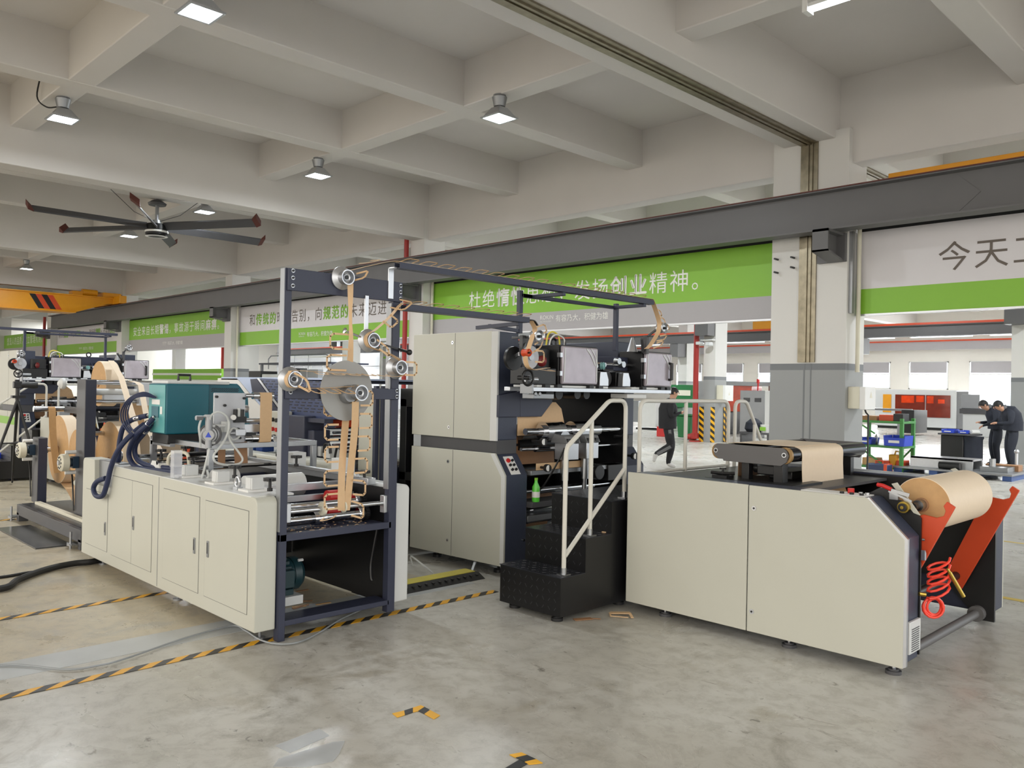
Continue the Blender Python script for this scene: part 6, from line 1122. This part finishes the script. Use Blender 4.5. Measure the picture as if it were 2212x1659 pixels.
# ================================================================ people
def person(label, o, ud, J, cloth, shoe, hair_back=True):
    """one continuous body grown from a jointed skeleton; joints given as (forward, side, height) from the point o"""
    u = Vector((ud[0], ud[1], 0)).normalized(); v = Vector((-u.y, u.x, 0)); o = Vector(o)
    def X(p): return o+u*p[0]+v*p[1]+Vector((0,0,p[2]))
    t = thing('person', label, 'person', o)
    names = list(J.keys()); idx = {n: i for i, n in enumerate(names)}
    R = {'pelvis':(.145,.12),'waist':(.15,.115),'chest':(.175,.125),'upchest':(.15,.11),'neck':(.058,.058),'jaw':(.072,.082),'skull':(.082,.098),'crown':(.062,.075)}
    def rad(n):
        if n in R: return R[n]
        for k, r in (('hip',.112),('thigh',.112),('knee',.085),('calf',.08),('ankle',.058),('heel',.045),('ball',.045),('toe',.03),('shoulder',.085),('elbow',.066),('wrist',.036),('palm',.032)):
            if n.startswith(k): return (r, r)
        return (.0095,.0095)
    E = [('pelvis','waist'),('waist','chest'),('chest','upchest'),('upchest','neck'),('neck','jaw'),('jaw','skull'),('skull','crown')]
    for s in 'ab':
        E += [('pelvis','hip_'+s),('hip_'+s,'thigh_'+s),('thigh_'+s,'knee_'+s),('knee_'+s,'calf_'+s),('calf_'+s,'ankle_'+s),('ankle_'+s,'ball_'+s),('ball_'+s,'toe_'+s),('upchest','shoulder_'+s),('shoulder_'+s,'elbow_'+s),('elbow_'+s,'wrist_'+s),('wrist_'+s,'palm_'+s)]
    P = {n: X(J[n]) for n in names}
    for s in 'ab':
        P['thigh_'+s] = P['hip_'+s].lerp(P['knee_'+s], .45); P['calf_'+s] = P['knee_'+s].lerp(P['ankle_'+s], .35)
        f = (P['palm_'+s]-P['wrist_'+s]).normalized(); sd = f.cross(Vector((0,0,1)))
        if sd.length < .2: sd = f.cross(u)
        sd.normalize(); dn = f.cross(sd).normalized(); dn = dn if dn.z < 0 else -dn
        for k in range(4):
            b = P['palm_'+s]+f*.03+sd*(.03-.02*k); L_ = (.062,.074,.07,.055)[k]
            n1, n2 = 'fin%d_%s' % (k, s), 'fit%d_%s' % (k, s)
            P[n1] = b+f*L_*.45+dn*.004; P[n2] = P[n1]+f*L_*.4+dn*L_*.45; E += [('palm_'+s, n1), (n1, n2)]
        n1, n2 = 'thu_'+s, 'tht_'+s; P[n1] = P['palm_'+s]+sd*.045-f*.0+dn*.006; P[n2] = P[n1]+f*.035+sd*.012+dn*.012; E += [('palm_'+s, n1), (n1, n2)]
    names = list(P.keys()); idx = {n: i for i, n in enumerate(names)}
    me = bpy.data.meshes.new('person_skeleton'); me.from_pydata([tuple(P[n]-o) for n in names], [(idx[a], idx[b]) for a, b in E], [])
    ob = bpy.data.objects.new('person_skeleton', me); COL.objects.link(ob)
    sk = ob.modifiers.new('skin', 'SKIN'); sk.use_smooth_shade = True; sk.branch_smoothing = .6
    ss = ob.modifiers.new('sub', 'SUBSURF'); ss.levels = 2; ss.render_levels = 2
    for n in names:
        sv = me.skin_vertices[0].data[idx[n]]; sv.radius = rad(n); sv.use_root = (n == 'pelvis')
    bm_ = bpy.data.meshes.new_from_object(ob.evaluated_get(bpy.context.evaluated_depsgraph_get()))
    bpy.data.objects.remove(ob)
    bm_.name = 'body'
    q = bmesh.new(); q.from_mesh(bm_); left = set(q.verts); isl = []
    while left:
        st_k = [left.pop()]; got = set(st_k)
        while st_k:
            for e in st_k.pop().link_edges:
                for w_ in e.verts:
                    if w_ in left: left.discard(w_); got.add(w_); st_k.append(w_)
        isl.append(got)
    isl.sort(key=len)
    bmesh.ops.delete(q, geom=[w_ for g in isl[:-1] for w_ in g], context='VERTS'); q.to_mesh(bm_); q.free()
    for m in (SKIN, cloth, shoe): bm_.materials.append(m)
    segs = []
    for a, b in E:
        tag_ = 1
        if a in ('jaw','skull','neck') or a.startswith('palm') or a.startswith('fin') or a.startswith('thu'): tag_ = 0
        if a.startswith('ankle') or a.startswith('ball'): tag_ = 2
        segs.append((P[a]-o, P[b]-o, tag_))
    for p in bm_.polygons:
        c = p.center; best = 9; tg_ = 1
        for a, b, g in segs:
            d = b-a; k = max(0, min(1, (c-a).dot(d)/max(d.length_squared, 1e-9))); q = (a+d*k-c).length
            if q < best: best = q; tg_ = g
        p.material_index = tg_; p.use_smooth = True
    bo = bpy.data.objects.new('body', bm_); COL.objects.link(bo); bo.parent = t
    # head details: hair cap, ears, nose, eyes, mouth
    up = (P['crown']-P['jaw']).normalized(); fw = (u*J.get('face', (1,0,0))[0]+v*J.get('face', (1,0,0))[1]+Vector((0,0,J.get('face', (1,0,0))[2]))); fw = (fw-up*fw.dot(up)).normalized(); sd = up.cross(fw).normalized()
    hc = P['skull']
    h = MB(); n = 16
    vs = []; fs = []
    for i in range(9):
        ph = PI*.62*i/8
        for j in range(n):
            a = 2*PI*j/n; front = math.cos(a)
            pp = ph*(1.0-.30*max(front, 0))
            vs.append(hc+up*(.115*math.cos(pp)-.004)+fw*(.108*math.sin(pp)*math.cos(a)-.008)+sd*(.092*math.sin(pp)*math.sin(a)))
    for i in range(8):
        for j in range(n): fs.append((i*n+j, i*n+(j+1) % n, (i+1)*n+(j+1) % n, (i+1)*n+j))
    h.add(vs, fs); part('hair', h, HAIR, t)
    fc = MB(); fc.slot(0)
    nb_ = hc+fw*.098-up*.022; fc.add([nb_+up*.03, nb_-up*.018+sd*.016, nb_-up*.018-sd*.016, nb_-up*.014+fw*.024], [(0,1,3),(0,3,2),(1,2,3)])
    for s in (1,-1): fc.ball(hc+sd*.088*s-up*.02-fw*.005, .022, 8, (1,1,1.3))
    fc.slot(1)
    for s in (1,-1): fc.ball(hc+fw*.088+sd*.034*s+up*.004, .010, 8)
    fc.slot(2).bar(hc+fw*.092-up*.062+sd*.022, hc+fw*.092-up*.062-sd*.022, .008, .010)
    part('face', fc, [SKIN, BLACK, mat('lips', (150, 92, 84), .5)], t)
    return t, P, u, v
WJ = dict(pelvis=(-.06,0,.90), waist=(-.065,0,1.04), chest=(-.055,0,1.24), upchest=(-.03,0,1.37), neck=(.02,0,1.46), jaw=(.06,0,1.535), skull=(.065,0,1.61), crown=(.06,0,1.655),
  hip_a=(-.05,-.09,.84), knee_a=(-.005,-.09,.48), ankle_a=(-.31,-.09,.30), ball_a=(-.345,-.09,.20), toe_a=(-.35,-.09,.13),
  hip_b=(-.05,.09,.84), knee_b=(.06,.09,.50), ankle_b=(-.02,.09,.085), ball_b=(.09,.09,.045), toe_b=(.15,.09,.035),
  shoulder_a=(-.04,-.20,1.36), elbow_a=(-.03,-.23,1.10), wrist_a=(.15,-.17,1.18), palm_a=(.21,-.15,1.20),
  shoulder_b=(-.03,.20,1.36), elbow_b=(-.06,.24,1.10), wrist_b=(.14,.20,1.13), palm_b=(.20,.18,1.15), face=(1,0,-.05))
t, P_, u_, v_ = person('man in black jacket and trousers walking to the right behind the railing', (-10.05,14.62,0), (.702,.712), WJ, CLOTHB, SHOE)
st = MB()
for a, b in (('hip_a','knee_a'),('knee_a','ankle_a')):
    p, q = P_[a]-v_*.088, P_[b]-v_*.066; st.bar(p.lerp(q,.05), p.lerp(q,.95), .012, .06, u_)
part('trouser_stripe', st, CLOTHG, t)
jk = MB().tube([P_['pelvis']-Vector((0,0,.06)), P_['pelvis']+Vector((0,0,.04)), P_['waist'], P_['chest'], P_['upchest'], P_['neck']-Vector((0,0,.02))], [.185,.19,.185,.20,.175,.085], 18)
part('jacket', jk, CLOTHB, t); part('collar', MB().tube([P_['neck']-Vector((0,0,.03)), P_['neck']+Vector((0,0,.02))], [.085,.075], 14), CLOTHG, t)
def bend(lab, o, hs, arm, cl):
    J = dict(pelvis=(-.10,0,.90), waist=(-.10,0,1.05), chest=(-.06,0,1.21), upchest=(.02,0,1.32), neck=(.12,0,1.385), jaw=(.205,0,1.40), skull=(.235,0,1.455), crown=(.245,0,1.50),
      hip_a=(-.09,-.09,.84), knee_a=(-.04,-.10,.47), ankle_a=(-.09,-.10,.085), ball_a=(.02,-.10,.045), toe_a=(.08,-.11,.035), hip_b=(-.09,.09,.84), knee_b=(-.02,.11,.47), ankle_b=(-.07,.12,.085), ball_b=(.04,.12,.045), toe_b=(.10,.13,.035),
      shoulder_a=(.0,-.20,1.29), elbow_a=(-.06,-.26,1.02), wrist_a=(.18,-.16,1.02), palm_a=(.25,-.13,1.03), shoulder_b=(.02,.20,1.29), elbow_b=(.06,.26,1.05), wrist_b=arm[0], palm_b=arm[1], face=(1,0,-.55))
    t, P, u, v = person(lab, o, hs, J, cl, SHOE if False else RUBBER)
    part('jacket', MB().tube([P['pelvis']-Vector((0,0,.02)), P['waist'], P['chest'], P['upchest'], P['neck']-u*.03], [.20,.205,.21,.185,.09], 18), cl, t)
    part('collar', MB().tube([P['neck']-u*.05, P['neck']+u*.01], [.088,.075], 14), CLOTHG, t)
    return t
bend('worker in dark work clothes bending over the black stand, nearer of two', (-5.48,21.45,0), (-.80,-.6), ((.24,.12,1.04),(.30,.10,1.05)), CLOTHN)
bend('worker bending behind the nearer one and reaching to the blue trays', (-5.95,22.0,0), (-.75,-.65), ((.28,.22,.98),(.34,.21,.95)), CLOTHN)
